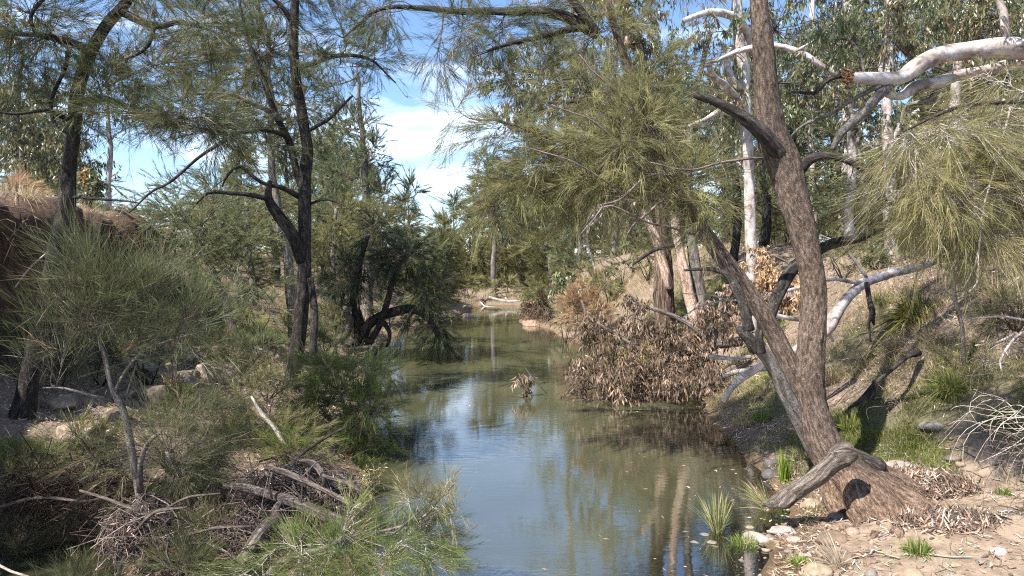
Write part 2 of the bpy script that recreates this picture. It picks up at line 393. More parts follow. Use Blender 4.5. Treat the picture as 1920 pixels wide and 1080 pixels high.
def water_mat():
    m, nt, nd, lk = newmat('river_water')
    geo = nd("ShaderNodeNewGeometry"); at = nd("ShaderNodeAttribute", attribute_name='tint')   # r: how murky the water column is
    n0 = nd("ShaderNodeTexNoise"); n0.inputs['Scale'].default_value = .45; n0.inputs['Detail'].default_value = 4; lk(geo.outputs['Position'], n0.inputs['Vector'])
    murk = ramp(nd, [(.35, (.044, .043, .022)), (.65, (.066, .069, .040))]); lk(n0.outputs['Fac'], murk.inputs['Fac'])
    dif = nd("ShaderNodeBsdfDiffuse"); lk(murk.outputs['Color'], dif.inputs['Color'])
    tr = nd("ShaderNodeBsdfTransparent"); tr.inputs['Color'].default_value = (.86, .72, .48, 1)
    sep = nd("ShaderNodeSeparateColor"); lk(at.outputs['Color'], sep.inputs[0])
    body = nd("ShaderNodeMixShader"); lk(sep.outputs[0], body.inputs[0]); lk(tr.outputs[0], body.inputs[1]); lk(dif.outputs[0], body.inputs[2])
    gl = nd("ShaderNodeBsdfGlossy"); gl.inputs['Roughness'].default_value = .015; gl.inputs['Color'].default_value = (1, 1, 1, 1)
    mp = nd("ShaderNodeMapping"); mp.inputs['Scale'].default_value = (.55, 1.5, 1); lk(geo.outputs['Position'], mp.inputs['Vector'])
    n1 = nd("ShaderNodeTexNoise"); n1.inputs['Scale'].default_value = 7; n1.inputs['Detail'].default_value = 4; n1.inputs['Roughness'].default_value = .55; lk(mp.outputs[0], n1.inputs['Vector'])
    n2 = nd("ShaderNodeTexNoise"); n2.inputs['Scale'].default_value = .5; n2.inputs['Detail'].default_value = 2; lk(geo.outputs['Position'], n2.inputs['Vector'])
    gate = nd("ShaderNodeMapRange"); gate.inputs[1].default_value = .35; gate.inputs[2].default_value = .7; gate.inputs[3].default_value = .25; gate.inputs[4].default_value = 1; lk(n2.outputs['Fac'], gate.inputs[0])
    hm = nd("ShaderNodeMath", operation='MULTIPLY'); lk(n1.outputs['Fac'], hm.inputs[0]); lk(gate.outputs[0], hm.inputs[1])
    bp = nd("ShaderNodeBump"); bp.inputs['Strength'].default_value = .2; bp.inputs['Distance'].default_value = .012; lk(hm.outputs[0], bp.inputs['Height'])
    lk(bp.outputs[0], gl.inputs['Normal'])
    fr = nd("ShaderNodeFresnel"); fr.inputs['IOR'].default_value = 3.4; lk(bp.outputs[0], fr.inputs['Normal'])
    ms = nd("ShaderNodeMixShader"); lk(fr.outputs[0], ms.inputs[0]); lk(body.outputs[0], ms.inputs[1]); lk(gl.outputs[0], ms.inputs[2])
    o = nd("ShaderNodeOutputMaterial"); lk(ms.outputs[0], o.inputs['Surface'])
    return m

# ------------------------------------------------------------------ ground and water
def axis(fine, step, lo, hi, grow=1.16):
    a = list(np.arange(fine[0], fine[1] + 1e-6, step))
    s = step
    while a[-1] < hi: s *= grow; a.append(a[-1] + s)
    s = step; b = []; c = fine[0]
    while c > lo: s *= grow; c -= s; b.append(c)
    return np.array(b[::-1] + a)
GREEN = [(1600, 800, .55), (1650, 850, .7), (1720, 830, .8), (1800, 800, .7), (1850, 850, .8), (1900, 890, .6), (1760, 770, .5), (1440, 700, .5), (1410, 740, .4), (1450, 770, .4), (1600, 640, .5), (1660, 640, .4), (1880, 760, .5),
         (1430, 640, .5), (95, 865, .5), (60, 850, .4), (410, 600, .9), (430, 640, .7), (370, 560, .8), (330, 740, .3), (480, 620, .8), (1700, 900, .25), (1720, 1040, .25), (1320, 560, 1.0), (1250, 590, 1)]  # grass patches, pixel and radius on the ground
STRAW = [(1130, 540, 2.4), (1200, 520, 2.4), (1290, 540, 2.2), (1100, 590, 1.6), (1180, 560, 2), (1350, 780, .5), (1320, 770, .5), (1390, 700, .6), (1600, 520, .9), (1680, 620, .7), (1750, 700, .6), (1690, 560, .8), (1830, 640, .6), (1560, 700, .5), (1880, 700, .5), (1660, 700, .5), (1350, 740, .5), (1800, 560, .9),
         (230, 420, 1.2), (120, 380, 1.3), (60, 420, 1.0), (290, 400, 1.4), (180, 400, 1.2), (640, 700, .8), (870, 572, 1.6), (960, 562, 2.0), (700, 610, 1.8), (330, 540, 1.6), (590, 600, 2.0), (520, 560, 2.5), (1010, 590, 1.2), (440, 680, .7), (340, 620, .8), (1640, 560, .7)]
GP = [(G(a, b), r) for a, b, r in GREEN]; SP = [(G(a, b), r) for a, b, r in STRAW]
def near_patches(x, y, L):
    m = np.zeros(np.shape(x))
    for c, r in L: m = np.maximum(m, np.exp(-((x - c[0]) ** 2 + (y - c[1]) ** 2) / (r * r)))
    return m
def masks(x, y):
    n = fbm2(x, y, 1.3, 21, 4)
    g = np.clip(near_patches(x, y, GP) * 1.25 + n * .55 - .15, 0, 1)
    s = np.clip(near_patches(x, y, SP) * 1.2 + n * .5 - .1, 0, 1)
    sr = x - Redge(y); sand = sstep(.15, .5, sr) * (1 - sstep(6.6, 8.0, y + .55 * fbm2(x, y, 1.2, 44, 3))) * (1 - sstep(3.4, 4.0, sr))
    s2 = Ledge(y) - x; red = sstep(4.05, 4.5, s2) * (1 - sstep(5.2, 5.6, s2)) * (1 - sstep(16, 18, y)) * sstep(1.0, 1.3, height(x, y))
    return g, s, sand, red
xs = axis((-9.5, 9), .085, -420, 420, 1.14); ys = axis((4.0, 16), .095, -60, 700, 1.04)
X, Y = np.meshgrid(xs, ys); Z = height(X, Y)
# the cut bank leans out a little near its lip
s2 = Ledge(Y) - X
lip = np.exp(-((s2 - 5.1) / .35) ** 2) * (1 - sstep(15.5, 18, Y)) * .35
Xd = X + lip * (.6 + .8 * fbm2(X, Y, 1.5, 77, 3)) * sstep(1.6, 2.8, Z)
g, s, sand, red = masks(X, Y)
nx, ny = len(xs), len(ys)
idx = np.arange(nx * ny).reshape(ny, nx)
Q = np.stack([idx[:-1, :-1], idx[:-1, 1:], idx[1:, 1:], idx[1:, :-1]], 2).reshape(-1, 4)
mb = MB(); mb.add(np.stack([Xd, Y, Z], 2).reshape(-1, 3), None, Q, np.stack([np.maximum(g * .9, s * .25) * (1 - sand), sand, red], 2).reshape(-1, 3))
o = mb.build('ground', ground_mat(), None, True, 'structure')
xs = np.arange(-9, 9.01, .16); ys = np.concatenate([np.arange(-30, 4, 2.0), np.arange(4, 12, .14), np.arange(12, 46, .6)])
X, Y = np.meshgrid(xs, ys); dep = np.clip(-height(X, Y), 0, 2)
murk = np.clip(1 - np.exp(-dep * 7), .03, .97)
idx = np.arange(X.size).reshape(X.shape)
Q = np.stack([idx[:-1, :-1], idx[:-1, 1:], idx[1:, 1:], idx[1:, :-1]], 2).reshape(-1, 4)
mb = MB(); mb.add(np.stack([X, Y, np.zeros_like(X)], 2).reshape(-1, 3), None, Q, np.repeat(murk.reshape(-1, 1), 3, 1))
mb.build('water', water_mat(), None, True, 'structure')

# ------------------------------------------------------------------ crowns
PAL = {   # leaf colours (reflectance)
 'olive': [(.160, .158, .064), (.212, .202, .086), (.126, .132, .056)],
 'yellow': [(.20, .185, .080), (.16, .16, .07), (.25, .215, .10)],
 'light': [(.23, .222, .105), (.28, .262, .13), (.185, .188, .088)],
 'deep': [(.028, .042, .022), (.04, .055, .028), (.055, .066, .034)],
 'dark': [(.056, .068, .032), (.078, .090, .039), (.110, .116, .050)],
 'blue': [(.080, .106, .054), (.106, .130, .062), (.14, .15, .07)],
 'fresh': [(.11, .15, .04), (.085, .12, .033), (.15, .165, .05)],
 'grey': [(.14, .158, .078), (.178, .19, .09), (.108, .13, .062)],
 'gum': [(.07, .10, .05), (.10, .125, .06), (.135, .14, .075), (.20, .15, .07)],
 'gumlight': [(.13, .15, .085), (.17, .175, .10), (.10, .13, .07), (.26, .17, .08)],
 'brown': [(.115, .076, .052), (.18, .124, .088), (.050, .036, .027), (.30, .22, .165), (.11, .085, .045)],
 'tan': [(.36, .24, .14), (.28, .18, .10), (.42, .30, .19)],
 'litter': [(.24, .17, .13), (.36, .27, .21), (.13, .09, .065), (.50, .42, .35), (.30, .20, .145)],
 'wattle': [(.30, .29, .03), (.24, .25, .04), (.36, .33, .03)],
}
PAL['lom'] = [(.10, .12, .02), (.17, .18, .035), (.06, .08, .015), (.28, .25, .09)]
PAL['straw'] = [(.36, .28, .17), (.44, .36, .24), (.28, .21, .13), (.22, .18, .09)]
PAL['mix'] = [(.10, .16, .03), (.16, .2, .05), (.3, .26, .13), (.08, .13, .025)]
PAL['lush'] = [(.10, .17, .022), (.15, .21, .032), (.19, .23, .045), (.07, .13, .018)]
PAL['lush2'] = [(.10, .16, .022), (.15, .20, .032), (.20, .23, .05), (.07, .12, .018), (.30, .27, .13), (.18, .15, .07)]
PAL['sedge'] = [(.22, .24, .09), (.30, .28, .14), (.14, .18, .06), (.36, .30, .19)]
PAL['pale'] = [(.42, .36, .28), (.34, .28, .2), (.48, .42, .34)]
def pick(pal, n, var=.18):
    P = np.array(PAL[pal]); c = P[RNG.integers(0, len(P), n)]
    return c * (1 + RNG.normal(0, var, (n, 1)))
def nearest_on(limbs, c):
    best = None
    for S in limbs:
        d = np.linalg.norm(S[:, :3] - c, axis=1); d[:max(1, len(d) // 5)] += .5; i = int(np.argmin(d))
        if best is None or d[i] < best[0]: best = (d[i], S[i, :3].copy(), unit(S[min(i + 2, len(S) - 1), :3] - S[max(i - 2, 0), :3]), S[i, 3])
    return best[1:]
def curve(A, B, n, sag, rnd):
    """(M,3)->(M,3) bowed polylines with n points; sag < 0 hangs"""
    t = np.linspace(0, 1, n)[None, :, None]
    L_ = np.linalg.norm(B - A, axis=1)[:, None, None]
    w = RNG.normal(size=(len(A), 1, 3)) * rnd; w2 = RNG.normal(size=(len(A), 1, 3)) * rnd * .5
    P = A[:, None] * (1 - t) + B[:, None] * t
    return P + (w * np.sin(np.pi * t) + w2 * np.sin(2 * np.pi * t)) * L_ + np.array([0, 0, 1.0]) * sag * L_ * np.sin(np.pi * t)
def grow(leafmb, twigmb, limbs, blobs, style='needle', pal='olive', nlen=.2, nwid=.004, up=.15, droop=.10, per=28, tri2=True, spl=.35, woody=1.0, thin=1.0, open_=.5):
    """blobs: (centre (3), radii (3), number of needles or leaves[, palette])"""
    for bl in blobs:
        c, r, n = np.array(bl[0], float), np.array(bl[1], float), int(bl[2] * thin)
        pl = bl[3] if len(bl) > 3 else pal
        st, tg, rad = nearest_on(limbs, c)
        c2 = c + RNG.normal(size=3) * r * .1
        main = curve(st[None], c2[None], 9, -.03, .09)
        size = float(r.mean()); r0 = min(rad * .6, (.010 + .012 * size)) * woody
        strands(twigmb, main, np.linspace(max(r0, .004), r0 * .35, 9)[None], None, 5)
        sp = 7; K = max(3, n // (sp * per))
        u = unit(RNG.normal(size=(K, 3))); rr = RNG.uniform(.25, 1.0, (K, 1)) ** open_
        # uneven outline: lobes
        lob = 1 + .35 * vnoise(u * 1.7 + c, 3)[:, None]
        E = c + u * rr * r * lob
        ti = RNG.uniform(.45, 1, K); mi = (ti * 8).astype(int)
        A = main[0, mi]
        sub = curve(A, E, 7, up * .4, .08)
        strands(twigmb, sub[:, ::2], np.linspace(.0055, .0018, 4)[None] * np.ones((K, 1)) * (.7 + .5 * size) * woody, None, 3)
        # sprays on the sub branches
        k = np.repeat(np.arange(K), sp); m = len(k)
        tt = RNG.uniform(.3, 1, m); f = tt * 6; i0 = np.minimum(f.astype(int), 5); fr = (f - i0)[:, None]
        O = sub[k, i0] * (1 - fr) + sub[k, i0 + 1] * fr
        T = unit(sub[k, i0 + 1] - sub[k, i0])
        D = unit(T + RNG.normal(size=(m, 3)) * .55 + unit(O - c) * .35 + np.array([0, 0, up]))
        ln = spl * (1.25 if style == 'needle' else 1) * RNG.uniform(.45, 1.25, m)
        Bn = np.zeros((m, 3)); Bn[:, 2] = -droop * ln
        t = np.linspace(0, 1, 4)[None, :, None]
        TW = O[:, None] + D[:, None] * ln[:, None, None] * t + Bn[:, None] * t ** 2
        strands(twigmb, TW[:, [0, 3]], np.linspace(.0022, .0009, 2)[None] * np.ones((m, 1)) * (.8 + .4 * size) * woody, None, 3)
        # needles / leaves
        q = np.repeat(np.arange(m), per); N = len(q)
        tq = RNG.uniform(.05, 1, N) ** .8
        base = O[q] + D[q] * (ln[q] * tq)[:, None] + Bn[q] * (tq ** 2)[:, None]
        ctint = pick(pl, K, .22)[k][q] * .55 + pick(pl, N, .12) * .45
        # old brownish needles here and there
        if style == 'needle':
            old = RNG.random(m)[q] < .07
            ctint = np.where(old[:, None], np.array([.2, .15, .09]) * (1 + RNG.normal(0, .2, (N, 1))), ctint)
            dv = unit(D[q] + unit(RNG.normal(size=(N, 3))) * (.50 - .2 * tq)[:, None])
            L_ = nlen * .86 * RNG.uniform(.4, 1.3, N); bend = RNG.normal(size=(N, 3)) * .05 * L_[:, None]; bend[:, 2] -= droop * L_ * RNG.uniform(.5, 1.8, N)
            wd = nwid * RNG.uniform(.7, 1.3, N)
            if tri2: blades(leafmb, base, dv, L_, wd, bend, ctint, .4)
            else: spikes(leafmb, base, unit(dv + bend / L_[:, None] * .7), L_, wd, ctint)
        else:
            dv = unit(D[q] * .25 + RNG.normal(size=(N, 3)) * .38 + np.array([0, 0, -1.0]) * (1.0 if style == 'hang' else .35))
            L_ = nlen * RNG.uniform(.6, 1.25, N); bend = RNG.normal(size=(N, 3)) * .10 * L_[:, None]
            blades(leafmb, base, dv, L_, nwid * RNG.uniform(.7, 1.3, N), bend, ctint, .42)
def spurs(mb, limbs, dens, ln=.7, r=.005):
    for S in limbs:
        if len(S) < 4: continue
        Lm = np.linalg.norm(np.diff(S[:, :3], axis=0), axis=1).sum(); n = int(dens * Lm)
        if n < 1: continue
        i = RNG.integers(int(len(S) * .25), len(S), n); A = S[i, :3]
        T = unit(S[np.minimum(i + 1, len(S) - 1), :3] - S[np.maximum(i - 1, 0), :3])
        d = unit(T * .5 + RNG.normal(size=(n, 3)) * .7); B = A + d * ln * np.minimum(RNG.gamma(2, .45, (n, 1)), 1.7)
        P = curve(A, B, 7, -.06, .14); strands(mb, P, np.linspace(r, r * .3, 7)[None] * RNG.uniform(.6, 1.6, (n, 1)), None, 4)
        k = np.repeat(np.arange(n), 3); j = RNG.integers(2, 6, len(k)); A2 = P[k, j]; L2 = np.linalg.norm(B - A, axis=1)[k, None]
        B2 = A2 + unit(d[k] + RNG.normal(size=(len(k), 3)) * .6) * L2 * RNG.uniform(.2, .6, (len(k), 1))
        strands(mb, curve(A2, B2, 5, -.05, .14), np.linspace(r * .5, r * .2, 5)[None] * np.ones((len(k), 1)), None, 3)
def PB(px, py, D, rx, ry, rz, n, *pal):
    return (W(px, py, D), (rx / F_PX * D, rz, ry / F_PX * D), n, *pal)

def tree(name, base, label, cat, group, stems, blobs, bark='oak_bark', sides=12, step=.12, rel=.08, freq=10, twig='twig', kw=None, wob=.02, part_labels=None, bare=1.5):
    """stems: list of (part name, rows of (x,y,z,r)[, material])"""
    root = thing(name, base, label, cat, group)
    limbs = []
    for k, st in enumerate(stems):
        S = spline(st[1], step); limbs.append(S); mb = MB()
        big = S[:, 3].max()
        sd = sides if big > .05 else max(5, sides // 2)
        tube(mb, S, sd, rel if big > .04 else rel * .5, freq, k + len(name), wob=wob if big > .03 else wob * 1.6, lump=.12 if big > .05 else .05)
        p = mb.build(st[0], M[st[2] if len(st) > 2 else bark], root, True)
        if part_labels and k in part_labels: p['label'] = part_labels[k]
    if blobs:
        lm, tm = MB(), MB()
        k0 = dict(kw or {})
        grow(lm, tm, limbs, blobs, **k0)
        spurs(tm, limbs, bare, .22 + .022 * base[1], .003 + .0003 * base[1])
        lm.build('crown', M['leaf' if k0.get('style', 'needle') != 'needle' else 'needle'], root, False, 'stuff')
        tm.build('twigs', M[twig], root, False, 'stuff')
    return root

# ================================================================== RIGHT BANK: the leaning she-oak and what touches it
def down(p): return np.array([p[0], p[1], float(height(p[0], p[1])) - .12])
root = thing('she_oak', onto(W(1690, 985, 6.5)), 'big leaning she-oak with flared roots and rough brown bark on the lower right bank', 'tree', 'she-oaks by the river')
TR = pp((1765, 1025, 6.4, 36), (1712, 990, 6.5, 50), (1660, 950, 6.7, 52), (1608, 905, 6.9, 46), (1562, 862, 7.05, 37), (1532, 800, 7.15, 31), (1518, 740, 7.2, 28), (1521, 670, 7.2, 25), (1526, 600, 7.2, 24), (1521, 500, 7.2, 22.5),
        (1502, 410, 7.2, 24), (1474, 320, 7.2, 28), (1449, 250, 7.15, 26), (1437, 170, 7.1, 21), (1430, 80, 7.1, 18.5), (1422, 0, 7.1, 15), (1418, -110, 7.1, 13), (1440, -260, 7.1, 11), (1430, -420, 7.0, 8))
TR[0, 2] = height(TR[0, 0], TR[0, 1]) - .12
limbsR = []
def dusty(V):      # flood silt dried on the roots and the foot of the trunk, grey lichen higher up
    k = (1 - sstep(.15, .75, V[:, 2] + .25 * fbm(V * 2.2, 4, 3)))[:, None]; l = fbm(V * 1.6, 9, 3)[:, None]
    return (1 + .25 * l) * (1 - k) + np.array([1.65, 1.5, 1.36]) * k
def stem(name, rows, mat, rt, sides, step, rel, freq, lump=.1, wob=.02, seed=0, keep=None, label=None, tint=(1, 1, 1)):
    S = spline(rows, step); 
    if keep is not None: keep.append(S)
    mb = MB(); tube(mb, S, sides, rel, freq, seed, wob=wob, lump=lump, tint=tint); o = mb.build(name, M[mat], rt, True)
    if label: o['label'] = label
    return o
stem('trunk', TR, 'oak_bark', root, 48, .03, .09, 12, .14, .014, 1, limbsR, None, dusty)
# roots
for i, rw in enumerate([
    pp((1600, 890, 6.85, 26), (1618, 940, 6.6, 30), (1640, 990, 6.4, 24), (1648, 1025, 6.2, 16), (1640, 1050, 6.1, 7), (1632, 1062, 6.05, 3)),
    pp((1640, 920, 6.6, 26), (1678, 970, 6.35, 28), (1690, 1020, 6.15, 20), (1684, 1050, 6.05, 12), (1690, 1072, 5.95, 4)),
    pp((1650, 925, 6.75, 30), (1710, 960, 6.5, 30), (1770, 985, 6.35, 24), (1815, 1003, 6.25, 12), (1850, 1012, 6.15, 8), (1890, 1012, 6.1, 3)),
    pp((1700, 975, 6.4, 30), (1745, 1012, 6.2, 18), (1775, 1025, 6.1, 9), (1820, 1040, 6.0, 4)),
    pp((1620, 890, 6.95, 26), (1680, 905, 6.9, 20), (1730, 925, 6.8, 12), (1770, 945, 6.8, 4)),
    pp((1562, 870, 7.0, 24), (1562, 920, 6.95, 20), (1580, 965, 6.8, 16), (1590, 990, 6.7, 6)),
    pp((1750, 990, 6.35, 12), (1780, 1010, 6.25, 7), (1800, 1032, 6.1, 5), (1790, 1050, 6.0, 3)),
    pp((1600, 960, 6.5, 14), (1608, 1000, 6.4, 10), (1600, 1020, 6.3, 5))]):
    rw = rw.copy()
    if i != 4:
        rw[-2:, 2] = [height(a, b) - .01 for a, b in rw[-2:, :2]]
    rw[-1, 2] -= .05
    stem('root', rw, 'oak_bark', root, 18, .03, .10, 12, .24, .03, 20 + i, None, None, dusty)
stem('second_trunk', pp((1512, 790, 7.2, 15.0), (1500, 740, 7.25, 17.0), (1482, 690, 7.3, 17.7), (1440, 605, 7.4, 16.3), (1395, 540, 7.5, 16.3), (1345, 468, 7.6, 15.0), (1296, 400, 7.7, 12.9), (1240, 300, 7.9, 10.2), (1190, 170, 8.1, 8.2), (1150, 40, 8.3, 6.1), (1120, -120, 8.4, 4.1)), 'oak_bark', root, 26, .05, .07, 14, .08, .01, 3, limbsR)
stem('dead_limb', pp((1530, 850, 7.25, 15.0), (1500, 792, 7.2, 14.3), (1475, 740, 7.12, 13.6), (1445, 682, 7.05, 12.9), (1416, 642, 7.0, 13.6), (1406, 628, 7.0, 8.8)), 'grey_bark', root, 20, .05, .10, 14, .15, .01, 4, None, 'short broken third stem with a blackened top')
for q_ in (pp((1418, 655, 7.0, 12.8), (1402, 632, 6.97, 11.2), (1390, 625, 6.95, 6.8), (1384, 612, 6.95, 5.2)), pp((1425, 660, 6.98, 12.0), (1420, 636, 6.97, 9.8), (1424, 618, 6.97, 5.2))): stem('burnt_stub', q_, 'dark_bark', root, 14, .02, .2, 16, .35, .01, 5)
stem('limb', pp((1405, 620, 7.0, 10), (1392, 575, 7.05, 8), (1378, 545, 7.1, 9), (1366, 522, 7.15, 6), (1332, 510, 7.2, 4), (1290, 512, 7.2, 2.5)), 'dark_bark', root, 10, .05, .1, 14, .2, .04, 6)
stem('limb', pp((1440, 600, 7.45, 11.2), (1462, 545, 7.7, 11.2), (1492, 500, 7.9, 10.4), (1555, 462, 8.1, 9.6), (1612, 447, 8.2, 7.2), (1655, 425, 8.3, 4.8), (1705, 380, 8.4, 2.4)), 'dark_bark', root, 14, .05, .1, 14, .12, .02, 7, limbsR)
stem('limb', pp((1462, 290, 7.1, 16.0), (1430, 250, 7.0, 14.4), (1395, 222, 6.95, 12.0), (1360, 200, 6.9, 9.6), (1325, 186, 6.88, 7.2), (1302, 179, 6.85, 5.6)), 'dark_bark', root, 16, .04, .1, 14, .15, .01, 8, limbsR, 'dead side limb that ends in a splintered tip')
stem('limb', pp((1500, 320, 7.15, 10), (1522, 297, 7.1, 9), (1560, 290, 7.0, 7), (1610, 312, 6.95, 6), (1645, 352, 6.9, 4), (1660, 385, 6.9, 2)), 'dark_bark', root, 10, .05, .08, 14, .1, .03, 9, limbsR)
stem('limb', pp((1296, 400, 7.7, 12), (1230, 340, 7.9, 9), (1130, 285, 8.1, 7), (1020, 250, 8.2, 5), (930, 225, 8.2, 3)), 'oak_bark', root, 10, .08, .06, 14, .1, .03, 10, limbsR)
stem('limb', pp((1280, 380, 7.8, 11), (1180, 335, 8.2, 8), (1080, 330, 8.4, 6), (980, 345, 8.6, 4), (900, 380, 8.6, 2.5)), 'oak_bark', root, 10, .08, .06, 14, .1, .03, 11, limbsR)
stem('limb', pp((1220, 260, 8.0, 9), (1180, 235, 8.3, 7), (1100, 190, 8.4, 5), (1030, 190, 8.5, 3)), 'oak_bark', root, 10, .08, .06, 14, .1, .03, 12, limbsR)
stem('limb', pp((1130, -80, 8.4, 7), (1060, -30, 8.4, 9), (1120, 60, 8.5, 8), (1080, 38, 8.6, 10), (1010, 22, 8.7, 9), (940, 20, 8.8, 7), (860, 22, 8.9, 6), (780, 14, 9.0, 5), (735, 14, 9.0, 4), (690, 30, 9.1, 3), (645, 70, 9.2, 2)), 'dark_bark', root, 10, .06, .1, 14, .1, .02, 13, limbsR)
stem('limb', pp((1110, 52, 8.5, 7), (1060, 55, 8.5, 6), (1000, 72, 8.4, 5), (950, 82, 8.4, 4), (895, 105, 8.3, 2)), 'dark_bark', root, 10, .08, .06, 14, .1, .03, 14, limbsR)
dead = []
for q_ in (pp((1310, 330, 7.4, 5), (1260, 318, 7.2, 4.5), (1210, 335, 7.0, 4), (1165, 372, 6.95, 3), (1130, 385, 6.9, 2)), pp((1300, 345, 7.4, 5), (1230, 385, 7.1, 4), (1190, 420, 7.0, 3), (1180, 450, 7.0, 1.5)),
           pp((1330, 440, 7.5, 4), (1240, 420, 7.1, 3.5), (1150, 385, 6.9, 3), (1120, 412, 6.9, 2.5), (1095, 440, 6.9, 1.5)), pp((1460, 290, 7.2, 5), (1380, 300, 7.0, 4), (1300, 310, 6.9, 3), (1230, 300, 6.9, 2)),
           pp((1240, 300, 7.8, 5), (1200, 200, 7.4, 4), (1120, 130, 7.3, 3), (1090, 90, 7.3, 2)), pp((1280, 400, 7.6, 5), (1200, 300, 7.3, 4), (1130, 230, 7.1, 3), (1040, 190, 7.0, 2)), pp((1270, 380, 7.6, 4), (1180, 360, 7.2, 3), (1080, 300, 7.0, 2.5), (980, 270, 7.0, 1.5))):
    q_ = q_ * [1, 1, 1, .62] + [0, .25, 0, 0]
    stem('dead_branch', q_, 'stick', root, 8, .06, .05, 14, .1, .04, 50, dead)
dm = MB(); spurs(dm, dead, 5, .40, .0035); dm.build('dead_twigs', M['stick'], root, False, 'stuff')
lm, tm = MB(), MB()
grow(lm, tm, limbsR, [
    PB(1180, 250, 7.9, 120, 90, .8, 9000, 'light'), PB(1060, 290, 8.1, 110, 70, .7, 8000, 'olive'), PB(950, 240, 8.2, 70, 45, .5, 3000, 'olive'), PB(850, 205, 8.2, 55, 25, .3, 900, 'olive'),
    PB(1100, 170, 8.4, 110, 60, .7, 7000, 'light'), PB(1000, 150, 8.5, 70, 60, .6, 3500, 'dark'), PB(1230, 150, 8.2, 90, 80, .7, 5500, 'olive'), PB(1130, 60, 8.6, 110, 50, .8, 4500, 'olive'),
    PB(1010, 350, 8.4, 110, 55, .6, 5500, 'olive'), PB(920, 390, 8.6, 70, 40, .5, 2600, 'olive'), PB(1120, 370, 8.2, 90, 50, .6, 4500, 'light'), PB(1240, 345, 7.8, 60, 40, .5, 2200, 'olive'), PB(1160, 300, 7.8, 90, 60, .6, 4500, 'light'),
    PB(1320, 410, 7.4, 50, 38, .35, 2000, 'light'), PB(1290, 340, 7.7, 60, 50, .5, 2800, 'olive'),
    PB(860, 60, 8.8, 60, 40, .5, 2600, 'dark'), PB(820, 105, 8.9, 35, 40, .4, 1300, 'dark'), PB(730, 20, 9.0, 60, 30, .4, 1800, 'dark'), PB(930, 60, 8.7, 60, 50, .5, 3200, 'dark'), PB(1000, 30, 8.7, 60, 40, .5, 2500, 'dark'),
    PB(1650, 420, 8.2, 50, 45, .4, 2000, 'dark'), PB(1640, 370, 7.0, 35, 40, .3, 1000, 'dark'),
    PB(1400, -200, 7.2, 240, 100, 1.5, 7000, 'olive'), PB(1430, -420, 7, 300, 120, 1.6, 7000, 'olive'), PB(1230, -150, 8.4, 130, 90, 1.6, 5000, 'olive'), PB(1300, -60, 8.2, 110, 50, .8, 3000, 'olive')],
    nlen=.24, nwid=.0046, up=.12, droop=.16, spl=.36)
spurs(tm, limbsR[1:], 3, .6, .005)
lm.build('crown', M['needle'], root, False, 'stuff'); tm.build('twigs', M['twig'], root, False, 'stuff')

# log that leans on the trunk, its stump end behind
lg = thing('fallen_log', onto(W(1440, 950, 7.15)), 'weathered grey log with a knotted top leaning against the base of the big leaning she-oak', 'log')
stem('log', pp((1432, 946, 7.0, 4.2), (1446, 944, 6.85, 8.4), (1460, 940, 6.72, 12.6), (1470, 934, 6.66, 14.3), (1476, 930, 6.63, 17.6), (1484, 925, 6.60, 16.8), (1500, 915, 6.55, 16.0), (1530, 893, 6.45, 16.0), (1552, 874, 6.42, 15.1), (1570, 860, 6.4, 16.8), (1583, 852, 6.38, 20.2), (1592, 852, 6.38, 16.8), (1598, 856, 6.4, 9.2)), 'dead_wood', lg, 36, .012, .13, 14, .30, .015, 31)
stem('broken_end', pp((1490, 922, 6.6, 10.1), (1478, 934, 6.55, 13.4), (1468, 944, 6.56, 10.9), (1462, 950, 6.6, 4.2)), 'dead_wood', lg, 18, .01, .25, 18, .4, .01, 33)
stem('knot', pp((1560, 848, 6.42, 6.7), (1574, 843, 6.36, 10.1), (1590, 842, 6.33, 10.9), (1602, 852, 6.36, 6.7)), 'dead_wood', lg, 20, .012, .22, 18, .4, .01, 32)
lg = thing('fallen_log', onto(W(1640, 880, 7.3)), 'short charred dark log lying behind the root flare of the leaning she-oak', 'log')
stem('log', pp((1585, 845, 7.1, 12), (1608, 855, 6.95, 14), (1630, 866, 6.85, 14), (1645, 874, 6.8, 17), (1653, 879, 6.8, 13)), 'dark_bark', lg, 18, .03, .08, 14, .15, .01, 34)

# ---- white gum limb reaching in from the right
gum = thing('gum_tree', onto((8.9, 8.6)), 'white-barked gum reaching in from the right with a thick broken pale limb', 'tree', 'gums on the right bank')
lims = []
b0 = onto((9.2, 8.7), -.1); 
stem('trunk', np.array([[*b0, .42], [9.0, 8.6, 2.9, .34], [8.7, 8.4, 4.3, .30], [8.6, 8.3, 5.6, .27], [8.9, 8.4, 7.5, .2], [8.6, 8.7, 10, .12]]), 'white_bark', gum, 28, .12, .02, 4, .08, .02, 40, lims)
stem('limb', np.concatenate([[[8.6, 8.3, 5.1, .22]], pp((2060, 82, 8.0, 26.4), (1985, 88, 7.9, 22.0), (1920, 92, 7.8, 21.1), (1865, 90, 7.8, 17.6), (1805, 98, 7.8, 15.8), (1758, 106, 7.8, 15.0), (1722, 126, 7.8, 15.8), (1692, 147, 7.8, 13.2), (1655, 150, 7.8, 13.2), (1622, 148, 7.8, 12.3), (1600, 146, 7.8, 10.6), (1592, 144, 7.8, 8.8))]), 'white_bark', gum, 26, .05, .03, 5, .16, .03, 41, lims, 'thick smooth white limb broken off short')
A = W(1594, 144, 7.75) + RNG.normal(size=(60, 3)) * [.02, .038, .038]; B = A + np.array([-1, 0, .25]) * RNG.uniform(.02, .09, (60, 1)) + RNG.normal(size=(60, 3)) * .02
